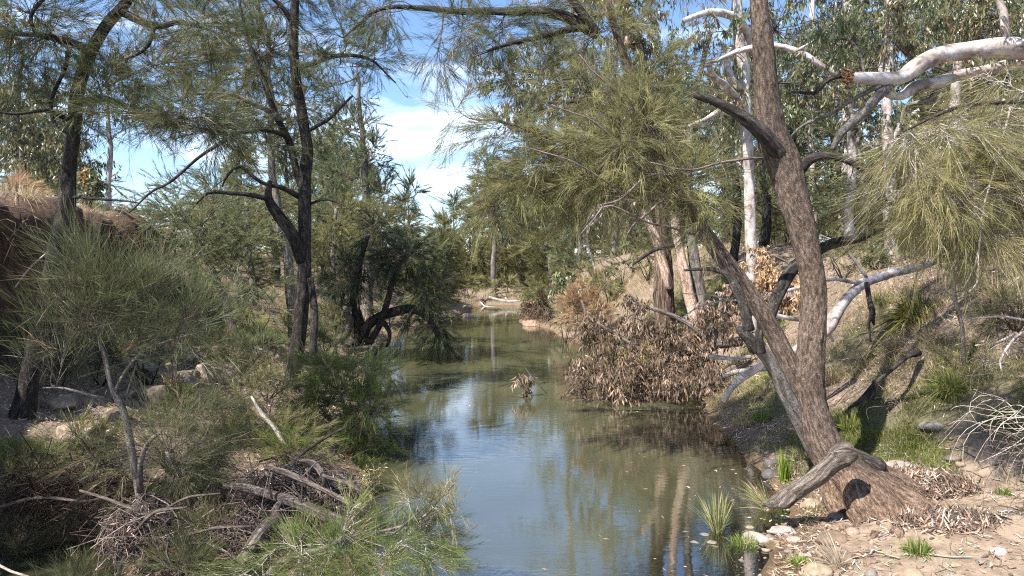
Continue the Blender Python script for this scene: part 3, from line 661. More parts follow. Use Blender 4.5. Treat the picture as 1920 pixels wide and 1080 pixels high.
mb = MB(); strands(mb, curve(A, B, 4, 0, .05), np.linspace(.02, .002, 4)[None] * RNG.uniform(.4, 1.2, (60, 1)), None, 5); mb.build('broken_end', M['orange_wood'], gum, True)['label'] = 'torn orange-brown wood splinters'
stem('limb', np.concatenate([[[8.6, 8.3, 4.7, .16]], pp((2060, 108, 8.2, 14.4), (1960, 116, 8.1, 11.7), (1900, 120, 8.1, 10.8), (1850, 130, 8.1, 9.9), (1800, 138, 8.1, 9.9), (1760, 155, 8.0, 11.7), (1715, 163, 8.0, 11.7), (1690, 178, 8.0, 8.1), (1664, 176, 7.9, 7.2))]), 'white_bark', gum, 16, .05, .03, 5, .12, .04, 43, lims)
stem('limb', pp((1670, 158, 7.85, 9.3), (1645, 180, 7.8, 9.3), (1625, 205, 7.8, 8.5), (1598, 228, 7.8, 7.6), (1575, 250, 7.8, 6.8), (1560, 280, 7.8, 5.1)), 'grey_bark', gum, 12, .05, .05, 9, .2, .02, 44, lims)
stem('limb', pp((1885, 75, 7.8, 7.6), (1880, 30, 7.8, 7.6), (1868, 0, 7.8, 6.8), (1850, -60, 7.8, 5.1)), 'white_bark', gum, 12, .06, .03, 5, .1, .02, 45, lims)
stem('limb', pp((1770, 148, 8.0, 6.8), (1740, 185, 8.1, 5.1), (1700, 200, 8.2, 3.4), (1690, 240, 8.2, 2.5)), 'grey_bark', gum, 8, .06, .05, 9, .1, .03, 46, lims)
stem('limb', pp((1650, 160, 7.8, 5.1), (1600, 185, 7.9, 3.4), (1560, 215, 8.0, 3.4), (1500, 240, 8.1, 2.5), (1455, 300, 8.2, 1.7)), 'grey_bark', gum, 8, .06, .05, 9, .1, .04, 47, lims)
stem('limb', pp((1590, 140, 7.8, 4.2), (1560, 150, 7.8, 4.2), (1535, 175, 7.8, 4.2), (1525, 178, 7.8, 3.4), (1490, 176, 7.9, 2.5)), 'dark_bark', gum, 8, .05, .05, 9, .1, .03, 48, lims)
lm, tm = MB(), MB()
grow(lm, tm, lims, [PB(1780, 20, 8.4, 130, 50, .9, 1500), PB(1880, 30, 8.0, 70, 60, .8, 1000), PB(1650, 60, 8.8, 90, 60, .9, 1200), PB(1540, 60, 9.0, 90, 60, 1.0, 1200), PB(1730, 215, 8.3, 60, 40, .5, 300), PB(1700, -150, 8.5, 300, 110, 1.8, 3500)],
     style='hang', pal='gum', nlen=.12, nwid=.02, per=14, spl=.3)
lm.build('crown', M['leaf'], gum, False, 'stuff'); tm.build('twigs', M['twig'], gum, False, 'stuff')

# ---- yellowish weeping she-oak coming in from the right edge
b = onto((7.4, 6.6), -.1)
tree('she_oak', b, 'yellow-green weeping she-oak foliage hanging in from the right edge over the bank', 'tree', 'she-oaks by the river',
     [('trunk', np.array([[*b, .16], [7.3, 6.6, 3.2, .13], [7.1, 6.6, 4.6, .11], [7.0, 6.6, 6.5, .07]])),
      ('limb', np.concatenate([[[7.2, 6.6, 4.2, .05]], pp((2050, 150, 6.5, 8), (1950, 180, 6.4, 6), (1860, 190, 6.3, 5), (1760, 215, 6.3, 4), (1690, 250, 6.3, 2))])),
      ('limb', np.concatenate([[[7.3, 6.6, 3.4, .04]], pp((2020, 330, 6.4, 6), (1930, 320, 6.3, 5), (1860, 340, 6.2, 3), (1800, 380, 6.2, 2))]))],
     [PB(1880, 230, 6.3, 80, 60, .5, 4200), PB(1780, 260, 6.3, 70, 55, .45, 3800), PB(1710, 260, 6.3, 45, 55, .3, 1900), PB(1700, 340, 6.3, 55, 45, .35, 2300), PB(1780, 350, 6.2, 65, 55, .4, 3400), PB(1870, 350, 6.2, 75, 65, .45, 4200),
      PB(1850, 430, 6.3, 70, 45, .4, 2300), PB(1750, 410, 6.3, 55, 35, .3, 1500), PB(1900, 460, 6.3, 40, 35, .3, 800), PB(1890, 140, 6.6, 60, 30, .4, 1200), PB(1980, 250, 6.5, 120, 200, .8, 3500, 'olive')],
     bark='dark_bark', twig='pale_twig', kw=dict(pal='yellow', nlen=.22, nwid=.0036, up=-.25, droop=.35, spl=.34))

# ---- stringybark clump on the right bank
b = onto(W(1252, 560, 16.4))
tree('stringybark_tree', b, 'multi-stemmed tree with shaggy red-brown bark and peeling pink stems beside the dead leafy branch', 'tree', None,
     [('trunk', np.concatenate([[[*(b - [0, 0, .1]), .26]], pp((1242, 480, 16.4, 16), (1238, 430, 16.4, 16), (1232, 340, 16.4, 14), (1224, 250, 16.4, 13), (1213, 150, 16.4, 11), (1185, 60, 16.4, 12), (1150, -40, 16.4, 11), (1120, -200, 16.4, 8))]), 'stringy'),
      ('second_trunk', pp((1256, 540, 16.1, 8.5), (1240, 480, 16.1, 8.5), (1222, 430, 16.1, 7.6), (1203, 398, 16.1, 6.8), (1188, 380, 16.1, 3.4)), 'pink_bark'),
      ('second_trunk', pp((1308, 615, 15.8, 11.0), (1290, 540, 15.9, 10.2), (1276, 480, 16.0, 8.5), (1266, 420, 16.0, 7.6), (1260, 330, 16.1, 6.8), (1250, 200, 16.2, 5.1)), 'pink_bark'),
      ('second_trunk', pp((1318, 600, 16.0, 10.2), (1308, 530, 16.1, 11.0), (1296, 450, 16.2, 9.3), (1288, 370, 16.2, 7.6), (1300, 200, 16.3, 6.0), (1330, 60, 16.3, 4.2)), 'grey_bark'),
      ('limb', pp((1186, 60, 16.4, 9), (1168, 90, 16.1, 6), (1150, 45, 16.1, 7), (1130, 0, 16.1, 6)), 'pink_bark'),
      ('limb', pp((1262, 460, 16.0, 4), (1230, 468, 15.6, 4), (1200, 485, 15.4, 3), (1185, 497, 15.3, 1.5)), 'dark_bark'),
      ('limb', pp((1232, 330, 16.3, 5), (1160, 310, 15.6, 5), (1100, 320, 15.3, 4), (1040, 350, 15.2, 3), (1000, 380, 15.1, 2)), 'grey_bark'),
      ('limb', pp((1200, 392, 16.1, 4), (1160, 383, 15.8, 3), (1140, 386, 15.8, 3), (1122, 410, 15.8, 2.5), (1098, 430, 15.8, 1.5)), 'white_bark'),
      ('limb', pp((1130, 386, 15.8, 2.5), (1110, 410, 15.7, 2), (1102, 450, 15.7, 1.8), (1118, 510, 15.7, 1)), 'white_bark'),
      ('limb', pp((1225, 240, 16.4, 6), (1160, 200, 16.5, 5), (1080, 150, 16.6, 4), (1000, 130, 16.6, 3)), 'grey_bark')],
     [PB(1150, 210, 16.1, 160, 90, 1.2, 4500), PB(1050, 130, 16.4, 140, 90, 1.2, 3600), PB(960, 200, 16.6, 60, 70, .9, 1400), PB(930, 130, 16.6, 60, 60, .9, 1200), PB(1100, 380, 15.8, 120, 60, 1, 1400), PB(1240, 110, 16.4, 130, 100, 1.2, 4000), PB(1170, 0, 16.4, 150, 70, 1.5, 3600), PB(1340, 230, 16.4, 60, 120, 1, 1200), PB(1240, -220, 16.4, 180, 120, 2.2, 3500)],
     sides=24, step=.08, rel=.14, freq=16, kw=dict(style='hang', pal='gum', nlen=.16, nwid=.028, per=12, spl=.4, up=0))

# ---- grass-green and dry things hanging in the middle: shrubs on the right bank
def shrub(name, px, py, rx, ry, n, pal, label, cat='shrub', group=None, D=None, style='needle', nl=.14, nw=.006, up=.5, stems=4, droop=.05, bark='dark_bark', tri2=True, hgt=None, twig='twig', per=22):
    b = G(px, py) if D is None else onto(W(px, py, D))
    D = b[1]; r = np.array([rx / F_PX * D, rx / F_PX * D * .8, ry / F_PX * D])
    b = onto(b, -.03)
    c = b + np.array([0, 0, r[2] * .95])
    st = []
    for k in range(stems):
        a = RNG.uniform(0, 6.28); q = c + np.array([math.cos(a) * r[0] * .5, math.sin(a) * r[1] * .5, RNG.uniform(-.2, .3) * r[2]])
        m_ = (b + q) / 2 + RNG.normal(size=3) * r * .1
        w = .008 + .008 * r[2]
        st.append(('stem', np.array([[*b, w * 1.4], [*m_, w], [*q, w * .5]]), bark))
    nb = max(2, int(3 + rx / 25)); bl = []
    for k in range(nb):
        u = unit(RNG.normal(size=3)); u[2] = abs(u[2]) * .9 - .25
        bl.append((c + u * r * .45, r * RNG.uniform(.5, .75), n // nb))
    return tree(name, b, label, cat, group, st, bl, step=.1, sides=8, twig=twig, kw=dict(style=style, pal=pal, nlen=nl, nwid=nw, up=up, droop=droop, spl=.18 + .1 * r[2], per=per, tri2=tri2, open_=.45))
shrub('wattle_shrub', 1205, 560, 36, 46, 2600, 'wattle', 'bright yellow wattle behind the shaggy stringybark clump', 'shrub', 'yellow wattles', D=15.5, style='leaf', nl=.07, nw=.018)
shrub('wattle_shrub', 1168, 640, 24, 22, 1300, 'wattle', 'low yellow-green wattle glowing behind the dead brown leaves', 'shrub', 'yellow wattles', D=14.6, style='leaf', nl=.07, nw=.018)
shrub('wattle_shrub', 1276, 520, 26, 34, 1100, 'wattle', 'yellow wattle seen between the pink stems of the stringybark', 'shrub', 'yellow wattles', D=16.5, style='leaf', nl=.07, nw=.018)
shrub('reedy_shrub', 1095, 640, 46, 60, 5200, 'tan', 'straw-coloured bushy reeds at the right water edge before the bright slope', 'shrub', 'bank shrubs on the right', D=21.0, nl=.3, nw=.014, up=1.0, stems=3)
shrub('green_shrub', 1215, 560, 46, 42, 3200, 'fresh', 'green bush behind the upper part of the dead leafy branch', 'shrub', 'bank shrubs on the right', D=13.8, nl=.16, nw=.006)
shrub('leafy_shrub', 1048, 590, 44, 62, 2600, 'gum', 'dark green hanging-leaved bush over the hollow in the far right bank', 'shrub', 'bank shrubs on the right', D=26.0, style='hang', nl=.26, nw=.07)
shrub('green_shrub', 1010, 595, 38, 36, 3000, 'olive', 'pale green bush leaning over the water at the narrow part of the river', 'shrub', 'bank shrubs on the right', D=28.5, nl=.28, nw=.018, up=.0)
shrub('leafy_shrub', 1640, 505, 26, 26, 900, 'blue', 'small grey-green bush above the white fallen branch', 'shrub', 'bank shrubs on the right', style='leaf', nl=.06, nw=.014)
shrub('green_shrub', 1905, 640, 55, 50, 2200, 'dark', 'dark green bush in the shade at the right edge behind the bare sticks', 'shrub', 'bank shrubs on the right', D=8.2, nl=.16, nw=.005)

# ---- dead leafy branch drowned at the water edge
b = np.array([3.3, 13.3, 0.0]); b = onto(b)
dl = thing('dead_branch', b, 'fallen gum branch covered in hanging dead brown leaves at the right water edge', 'dead branch')
lims = []
for i, rw in enumerate([pp((1390, 640, 13.2, 9), (1320, 650, 13.2, 8), (1230, 680, 13.2, 6), (1130, 720, 13, 4), (1060, 745, 12.9, 2)),
                        pp((1380, 690, 12.9, 7), (1300, 730, 12.9, 6), (1200, 740, 12.8, 4), (1080, 752, 12.8, 2)),
                        pp((1340, 655, 13.2, 6), (1280, 600, 13.4, 5), (1200, 570, 13.6, 3), (1180, 550, 13.6, 2)),
                        pp((1240, 680, 13.2, 4), (1180, 640, 13.3, 4), (1110, 600, 13.5, 3), (1090, 560, 13.6, 1.5)),
                        pp((1300, 690, 13, 5), (1330, 620, 13.3, 4), (1350, 570, 13.5, 3), (1345, 545, 13.6, 1.5))]):
    stem('bough', rw, 'dead_wood', dl, 10, .08, .05, 14, .1, .03, 60 + i, lims)
lm, tm = MB(), MB()
grow(lm, tm, lims, [PB(1100, 705, 12.9, 48, 34, .6, 2300), PB(1160, 700, 13, 60, 48, .7, 3400), PB(1240, 700, 13, 70, 45, .7, 3600), PB(1310, 690, 13, 50, 45, .7, 2600), PB(1110, 620, 13.4, 34, 46, .4, 1700), PB(1190, 590, 13.6, 36, 50, .4, 1800),
                    PB(1270, 640, 13.3, 70, 40, .6, 3000), PB(1340, 610, 13.3, 55, 50, .6, 2600), PB(1200, 745, 12.9, 110, 22, .5, 2600), PB(1160, 650, 13.2, 50, 35, .5, 1800)],
     style='hang', pal='brown', nlen=.13, nwid=.024, per=7, spl=.34, up=0, woody=1.1, open_=.6, thin=.6)
lm.build('dead_leaves', M['dead_leaf'], dl, False, 'stuff'); tm.build('twigs', M['stick'], dl, False, 'stuff')
b = onto(W(1435, 560, 14.5))
dl = thing('dead_branch', b, 'patch of pale tan dead leaves on a fallen bough behind the forked trunks', 'dead branch')
lims = []
stem('bough', pp((1400, 600, 14, 5), (1440, 540, 14.2, 5), (1480, 500, 14.4, 3), (1450, 480, 14.4, 2)), 'dead_wood', dl, 8, .08, .05, 14, .1, .03, 70, lims)
lm, tm = MB(), MB()
grow(lm, tm, lims, [PB(1435, 505, 14.3, 40, 38, .5, 1700), PB(1480, 550, 14.2, 40, 36, .5, 1300), PB(1400, 560, 13.9, 45, 45, .5, 1500, 'brown')], style='hang', pal='tan', nlen=.13, nwid=.025, per=12, spl=.3, up=0)
lm.build('dead_leaves', M['dead_leaf'], dl, False, 'stuff'); tm.build('twigs', M['stick'], dl, False, 'stuff')
dl = thing('dead_branch', W(980, 745, 13.1) * [1, 1, 0], 'small dead leafy twig poking out of the water in midstream', 'dead branch')
lims = []
stem('bough', pp((1010, 752, 13.2, 1.6), (985, 725, 13.1, 1.4), (972, 700, 13.1, .8)), 'stick', dl, 6, .05, .02, 14, .1, .03, 71, lims)
stem('bough', pp((1025, 738, 13.2, 1.3), (1000, 712, 13.1, 1.2), (985, 690, 13.1, .7)), 'stick', dl, 6, .05, .02, 14, .1, .03, 72, lims)
lm, tm = MB(), MB()
grow(lm, tm, lims, [PB(972, 708, 13.1, 13, 14, .12, 170), PB(985, 735, 13.1, 15, 10, .12, 170), PB(1000, 712, 13.1, 10, 8, .1, 70)], style='hang', pal='brown', nlen=.12, nwid=.022, per=6, spl=.12, up=0)
lm.build('dead_leaves', M['dead_leaf'], dl, False, 'stuff'); tm.build('twigs', M['stick'], dl, False, 'stuff')

# ---- pale fallen branches
def deadwood(name, label, parts, cat='branch', group=None, mat='white_bark', sides=10):
    rows = [pp(*p) if not isinstance(p, np.ndarray) else p for p in parts]
    lo = min(rows, key=lambda a: a[:, 2].min()); i = lo[:, 2].argmin(); b = onto(lo[i, :3])
    t = thing(name, b, label, cat, group)
    for k, rw in enumerate(rows):
        stem('bough', rw, mat, t, sides if rw[:, 3].max() > .03 else 6, .07, .05, 12, .12, .03, 80 + k)
    return t
deadwood('fallen_branch', 'long smooth white fallen gum branch across the slope behind the trunk', [
    [(1752, 490, 10.8, 7), (1700, 505, 10.4, 8), (1650, 518, 10.1, 8), (1620, 530, 9.9, 9), (1588, 560, 9.6, 9), (1560, 598, 9.3, 11), (1545, 620, 9.2, 10), (1490, 655, 9.3, 8), (1440, 680, 9.5, 7), (1380, 720, 9.8, 8), (1355, 752, 9.8, 5)],
    [(1625, 530, 9.9, 4), (1590, 527, 9.7, 3.5), (1540, 525, 9.5, 3), (1500, 535, 9.5, 3), (1450, 550, 9.5, 2.5), (1410, 562, 9.5, 1.5)],
    [(1550, 600, 9.3, 6), (1500, 600, 9.2, 5), (1450, 590, 9.1, 4), (1445, 580, 9.1, 2)],
    [(1556, 600, 9.3, 5), (1552, 622, 9.2, 4), (1562, 640, 9.2, 2)],
    [(1625, 520, 9.9, 3), (1595, 480, 9.9, 2.5), (1570, 455, 9.9, 2), (1540, 440, 9.9, 1.5)]])
deadwood('fallen_branch', 'grey stick lying above the grass with a pale broken end left of the forked trunks', [
    [(1360, 705, 10.6, 5), (1390, 695, 10.4, 5), (1440, 692, 10.2, 4)], [(1330, 668, 11, 4), (1370, 672, 10.8, 4), (1410, 670, 10.6, 3)]], mat='pale_twig')
deadwood('fallen_branch', 'twisted thin white twigs reaching left from the forked trunks', [
    [(1415, 560, 8.6, 2), (1370, 562, 8.5, 1.8), (1330, 552, 8.4, 1.6), (1280, 550, 8.3, 1)], [(1360, 562, 8.5, 1.6), (1310, 575, 8.4, 1.4), (1275, 595, 8.3, 1.2), (1265, 585, 8.3, .8)]], mat='pale_twig')
deadwood('fallen_branch', 'dark crooked branch half buried in litter on the right slope', [
    [(1722, 662, 8.6, 7), (1700, 668, 8.4, 5), (1672, 690, 8.3, 4), (1640, 718, 8.2, 4), (1610, 750, 8.1, 3), (1590, 765, 8.0, 2)], [(1640, 715, 8.2, 4), (1635, 740, 8.1, 5), (1628, 750, 8.1, 3)]], mat='dark_bark')
deadwood('fallen_branch', 'forked dark dead stick standing below the white branch', [
    [(1625, 530, 9.3, 5), (1632, 560, 9.2, 5), (1636, 590, 9.1, 6), (1628, 605, 9.1, 3), (1634, 642, 9.1, 2)], [(1636, 590, 9.1, 4), (1640, 608, 9.1, 2)]], mat='dark_bark')
deadwood('sapling', 'thin bare grey sapling stem rising up the right slope', [
    [(1815, 712, 8.2, 4), (1808, 670, 8.1, 4), (1800, 610, 8.0, 4), (1790, 560, 7.9, 4), (1785, 500, 7.8, 3.5), (1775, 462, 7.8, 2.5)], [(1787, 510, 7.8, 2), (1765, 480, 7.8, 1.8), (1735, 452, 7.8, 1), (1712, 440, 7.8, .8)], [(1786, 470, 7.8, 2), (1792, 440, 7.8, 1.5), (1788, 380, 7.8, 1)]], 'sapling', mat='grey_bark')
deadwood('fallen_branch', 'curved bone-white bare sticks at the right edge above the shaded bush', [
    [(1960, 600, 6.4, 3), (1920, 600, 6.4, 3), (1880, 592, 6.4, 2.5), (1850, 592, 6.4, 2), (1800, 596, 6.5, 1)], [(1960, 625, 6.3, 3), (1915, 625, 6.3, 3), (1895, 650, 6.3, 2.5), (1877, 680, 6.3, 2), (1880, 700, 6.3, 1.2)], [(1900, 627, 6.3, 2.5), (1870, 642, 6.3, 2), (1830, 646, 6.4, 1.2)]], mat='pale_twig')
def whips(name, label, px, py, D, n, spread, ln, mat='pale_twig', r=.004, dirx=-1.0):
    b = onto(W(px, py, D)); t = thing(name, b, label, 'branch')
    st = W(px, py, D)
    A = np.tile(st, (n, 1)) + RNG.normal(size=(n, 3)) * .08
    dr = unit(np.array([dirx, -.1, .1]) + RNG.normal(size=(n, 3)) * spread)
    P = curve(A, A + dr * ln * RNG.uniform(.4, 1, (n, 1)), 9, .12, .12)
    P[..., 2] -= np.linspace(0, 1, 9)[None] ** 2 * .25 * ln * RNG.uniform(.2, 1.3, (n, 1))
    mb = MB(); strands(mb, P, np.linspace(r, r * .35, 9)[None] * RNG.uniform(.6, 1.3, (n, 1)), None, 4); mb.build('twigs', M[mat], t, True, 'stuff'); return t
whips('dead_branch', 'spray of fine arching grey twigs over the grass at the right edge', 1925, 790, 6.2, 26, .35, .75)
whips('dead_branch', 'tangle of straw-coloured drooping twigs at the right edge above the sand', 1935, 850, 6.0, 26, .4, .65, 'stick')
for lb_, px_, py_, D_, n_, ln_, mt_, dx_ in [('brittle grey twigs lying across the litter below the mat rush', 1700, 640, 8.6, 16, .6, 'stick', -.6), ('bleached twig spray on the slope right of the bare sapling', 1850, 690, 7.6, 18, .6, 'pale_twig', -.5),
        ('fan of dry twigs behind the leaning trunk at the foot of the white fallen branch', 1585, 650, 8.8, 16, .6, 'stick', .5), ('dark twig tangle under the weeping foliage near the crest', 1830, 540, 8.6, 24, .8, 'brown_mat', -.4), ('thin dry twigs over the shaded shore left of the forked trunks', 1380, 720, 9.6, 20, .7, 'stick', -.6),
        ('loose grey twigs on the slope above the green grass', 1690, 760, 7.6, 14, .5, 'stick', -.3), ('straggling dead twigs high on the right bank', 1700, 500, 10.2, 24, .9, 'stick', -.2), ('wiry brown twigs hanging at the right edge below the crest', 1905, 600, 7.2, 22, .7, 'brown_mat', -.7)]:
    whips('dead_branch', lb_, px_, py_, D_, n_, .7, ln_, mt_, .003, dx_)
# long pale hanging twigs in the yellow foliage
deadwood('hanging_twig', 'long pale bare twig hanging down through the yellow-green foliage', [
    [(1895, 200, 6.0, 2), (1880, 270, 6.0, 2), (1862, 340, 6.0, 2), (1845, 400, 6.0, 1.8), (1836, 470, 6.0, 1.6), (1832, 530, 6.0, 1.2), (1815, 550, 6, .8)], [(1862, 340, 6, 1.4), (1830, 370, 6.05, 1.2), (1800, 390, 6.1, .8)], [(1836, 460, 6, 1.3), (1826, 500, 6.0, 1), (1810, 535, 6, .8)]], mat='pale_twig')
# far logs
deadwood('fallen_log', 'bleached white log lying on the far mud at the end of the water', [
    [(917, 557, 39.5, 2.5), (935, 562, 39.5, 3), (955, 566, 39.5, 2.6), (985, 561, 39.5, 1.5)], [(955, 566, 39.5, 2), (948, 558, 39.5, 1.6)], [(900, 566, 39.8, 1.5), (915, 575, 39.4, 1.8), (960, 578, 39.2, 1.2)]], 'log', mat='white_bark')

# ---- root mass hanging at the crest of the right bank
def fringe(name, label, pts, n, ln, mat, kind='roots', r=.005):
    b = np.array(pts[0]); t = thing(name, onto(b), label, kind)
    P0 = np.array(pts); f = RNG.uniform(0, len(P0) - 1, n); i = np.minimum(f.astype(int), len(P0) - 2); a = (f - i)[:, None]
    A = P0[i] * (1 - a) + P0[i + 1] * a + RNG.normal(size=(n, 3)) * [.12, .12, .12]
    B = A + np.stack([RNG.normal(0, .3, n), RNG.normal(-.15, .25, n), -RNG.uniform(.15, 1, n)], 1) * ln
    Pq = curve(A, B, 8, .15, .16)
    mb = MB(); strands(mb, Pq, np.linspace(r, r * .4, 8)[None] * RNG.uniform(.4, 2.2, (n, 1)), None, 4); mb.build('root_fibres', M[mat], t, True, 'stuff'); return t
q = [G(1780, 500), G(1830, 485), G(1880, 480), G(1930, 500)]
fringe('root_mass', 'dark tangled roots exposed under the crest of the right bank', [a + [0, -.1, .25] for a in q], 260, .7, 'brown_mat')

# ---- background gums on the right
def trunk_at(px_top, D, w, lean=0): return
def gumtree(label, rows, blobs, bark='white_bark', pal='gum', D=18, n=None, name='gum_tree', cat='tree', group='gums on the right bank', style='hang', nl=.15, nw=.035, limbs=(), thin=1, per=10, tri2=True, twig='twig'):
    rw = pp(*rows); b = onto(rw[0, :3], -.1); rw = np.concatenate([[[*b, rw[0, 3] * 1.25]], rw])
    if rw[1, 2] < b[2] + .2: rw = np.delete(rw, 1, 0)
    return tree(name, b, label, cat, group, [('trunk', rw)] + [('limb', pp(*l)) for l in limbs], blobs, bark=bark, sides=12, step=.25, rel=.03, freq=5, twig=twig,
                kw=dict(style=style, pal=pal, nlen=nl, nwid=nw, per=per, spl=.5, up=0 if style == 'hang' else .2, tri2=tri2, thin=thin, woody=1.5), wob=.05)
gumtree('tall white gum directly behind the leaning trunk top with a pale curved limb', [(1408, 500, 15, 11), (1404, 330, 15, 10), (1398, 220, 15, 10), (1394, 130, 15, 10), (1386, 50, 15, 9), (1384, -60, 15, 8), (1395, -200, 15, 6)],
        [PB(1480, 60, 15.5, 110, 90, 1.6, 1500), PB(1350, 60, 15, 80, 80, 1.4, 800), PB(1560, 150, 15, 90, 70, 1.4, 1400), PB(1400, -130, 15, 220, 110, 2.4, 3000), PB(1330, 180, 15, 70, 90, 1.2, 1000)],
        limbs=[[(1392, 175, 15, 8), (1372, 150, 14.8, 8), (1362, 118, 14.8, 9), (1368, 90, 14.8, 6)],
               [(1398, 180, 15, 6), (1340, 215, 14.5, 5), (1290, 240, 14.2, 3)], [(1415, 100, 15, 9), (1400, 55, 14.6, 8), (1372, 28, 14.4, 8), (1330, 22, 14.2, 6), (1280, 38, 14, 5)],
               [(1400, 200, 15, 6.4), (1330, 130, 13.6, 5.6), (1360, 104, 12.6, 4.0), (1400, 92, 12.2, 5.6), (1450, 88, 12, 5.6), (1490, 97, 11.9, 5.6), (1530, 115, 11.8, 5.6), (1560, 132, 11.8, 5.6), (1575, 140, 11.8, 4.0)], [(1490, 97, 11.9, 3.2), (1520, 80, 11.8, 2.4), (1560, 40, 11.8, 1.6)]])
gumtree('pale straight gum between the leaning trunk and the broken white limb', [(1590, 480, 17, 9), (1594, 380, 17, 8), (1598, 270, 17, 8), (1590, 170, 17, 7), (1588, 60, 17, 7), (1580, -60, 17, 6)],
        [PB(1600, 40, 17, 120, 80, 1.8, 2400), PB(1540, 130, 17, 80, 80, 1.5, 1500), PB(1640, 230, 17, 80, 60, 1.4, 1100), PB(1600, -130, 17, 240, 110, 2.4, 2800)],
        limbs=[[(1597, 260, 17, 4), (1630, 200, 17, 4), (1650, 150, 17, 3)], [(1592, 200, 17, 4), (1540, 150, 17, 3)]])
gumtree('stout pale gum standing below the broken white limb', [(1672, 460, 16, 12), (1668, 340, 16, 11), (1662, 260, 16, 10), (1664, 180, 16, 9), (1668, 60, 16, 8), (1660, -60, 16, 7)],
        [PB(1700, 60, 16, 120, 70, 1.8, 2400, 'gumlight'), PB(1770, 190, 16, 100, 60, 1.4, 1600), PB(1610, 130, 16, 60, 60, 1.2, 900), PB(1720, -120, 16, 230, 100, 2.4, 2600)],
        limbs=[[(1662, 280, 16, 5), (1700, 220, 16, 4), (1740, 200, 16, 3)], [(1663, 180, 16, 5), (1650, 130, 16, 4), (1655, 95, 16, 3)]])
gumtree('leaning pale gum behind the yellow-green foliage at the right', [(1838, 460, 14.5, 12), (1830, 370, 14.5, 11), (1806, 270, 14.5, 10), (1790, 200, 14.5, 9), (1800, 100, 14.5, 8), (1830, -40, 14.5, 7)],
        [PB(1830, 60, 14.5, 120, 80, 1.8, 2400, 'gumlight'), PB(1900, 180, 14.5, 80, 70, 1.4, 1400), PB(1860, -120, 14.5, 230, 100, 2.4, 2600), PB(1760, 300, 14.5, 80, 80, 1.4, 1000)])
gumtree('thin white gum far behind the dark stub limb', [(1528, 470, 22, 6), (1524, 350, 22, 6), (1520, 240, 22, 5), (1528, 120, 22, 5), (1520, 0, 22, 5)],
        [PB(1500, 120, 22, 100, 90, 2.4, 1800), PB(1440, 230, 22, 80, 70, 2, 1200), PB(1560, 320, 22, 70, 60, 1.8, 800), PB(1500, -60, 22, 200, 90, 3, 2000)], nl=.2, nw=.05)
gumtree('grey-trunked gum far right, seen through gaps under the white limb', [(1752, 450, 22, 7), (1758, 330, 22, 7), (1762, 220, 22, 6), (1750, 100, 22, 5)],
        [PB(1740, 250, 22, 90, 70, 2.2, 1300), PB(1700, 150, 22, 90, 80, 2.2, 1500), PB(1820, 150, 22, 90, 80, 2.2, 1200), PB(1760, 0, 22, 220, 100, 3, 2200)], bark='grey_bark', nl=.2, nw=.05)
for lb, x, D, w, bk in [('slim dark trunk in the scrub right of the stringybark clump', 1376, 19, 8, 'dark_bark'), ('dark forked trunk in the shade left of the leaning she-oak', 1432, 21, 8, 'dark_bark'), ('slender grey tree under the broken limb, half hidden by scrub', 1616, 20, 6, 'grey_bark'),
                        ('far slim grey tree above the bright slope right of the river', 1150, 30, 5, 'grey_bark'), ('pale slim tree above the bright slope near the far bend', 1070, 34, 5, 'grey_bark')]:
    gumtree(lb, [(x, 490, D, w), (x + 6, 380, D, w * .9), (x - 6, 260, D, w * .8), (x + 4, 120, D, w * .6), (x, 0, D, w * .4)],
            [PB(x - 30, 300, D, 90, 90, D * .1, 2600), PB(x + 50, 380, D, 90, 60, D * .1, 1700), PB(x + 10, 180, D, 110, 90, D * .1, 2400), PB(x - 70, 400, D, 70, 50, D * .09, 1300)],
            bark=bk, pal='grey', name='scrub_tree', cat='tree', group='scrub trees behind the right bank', style='needle', nl=.014 * D, nw=.0007 * D, per=26, tri2=False, twig='twig')

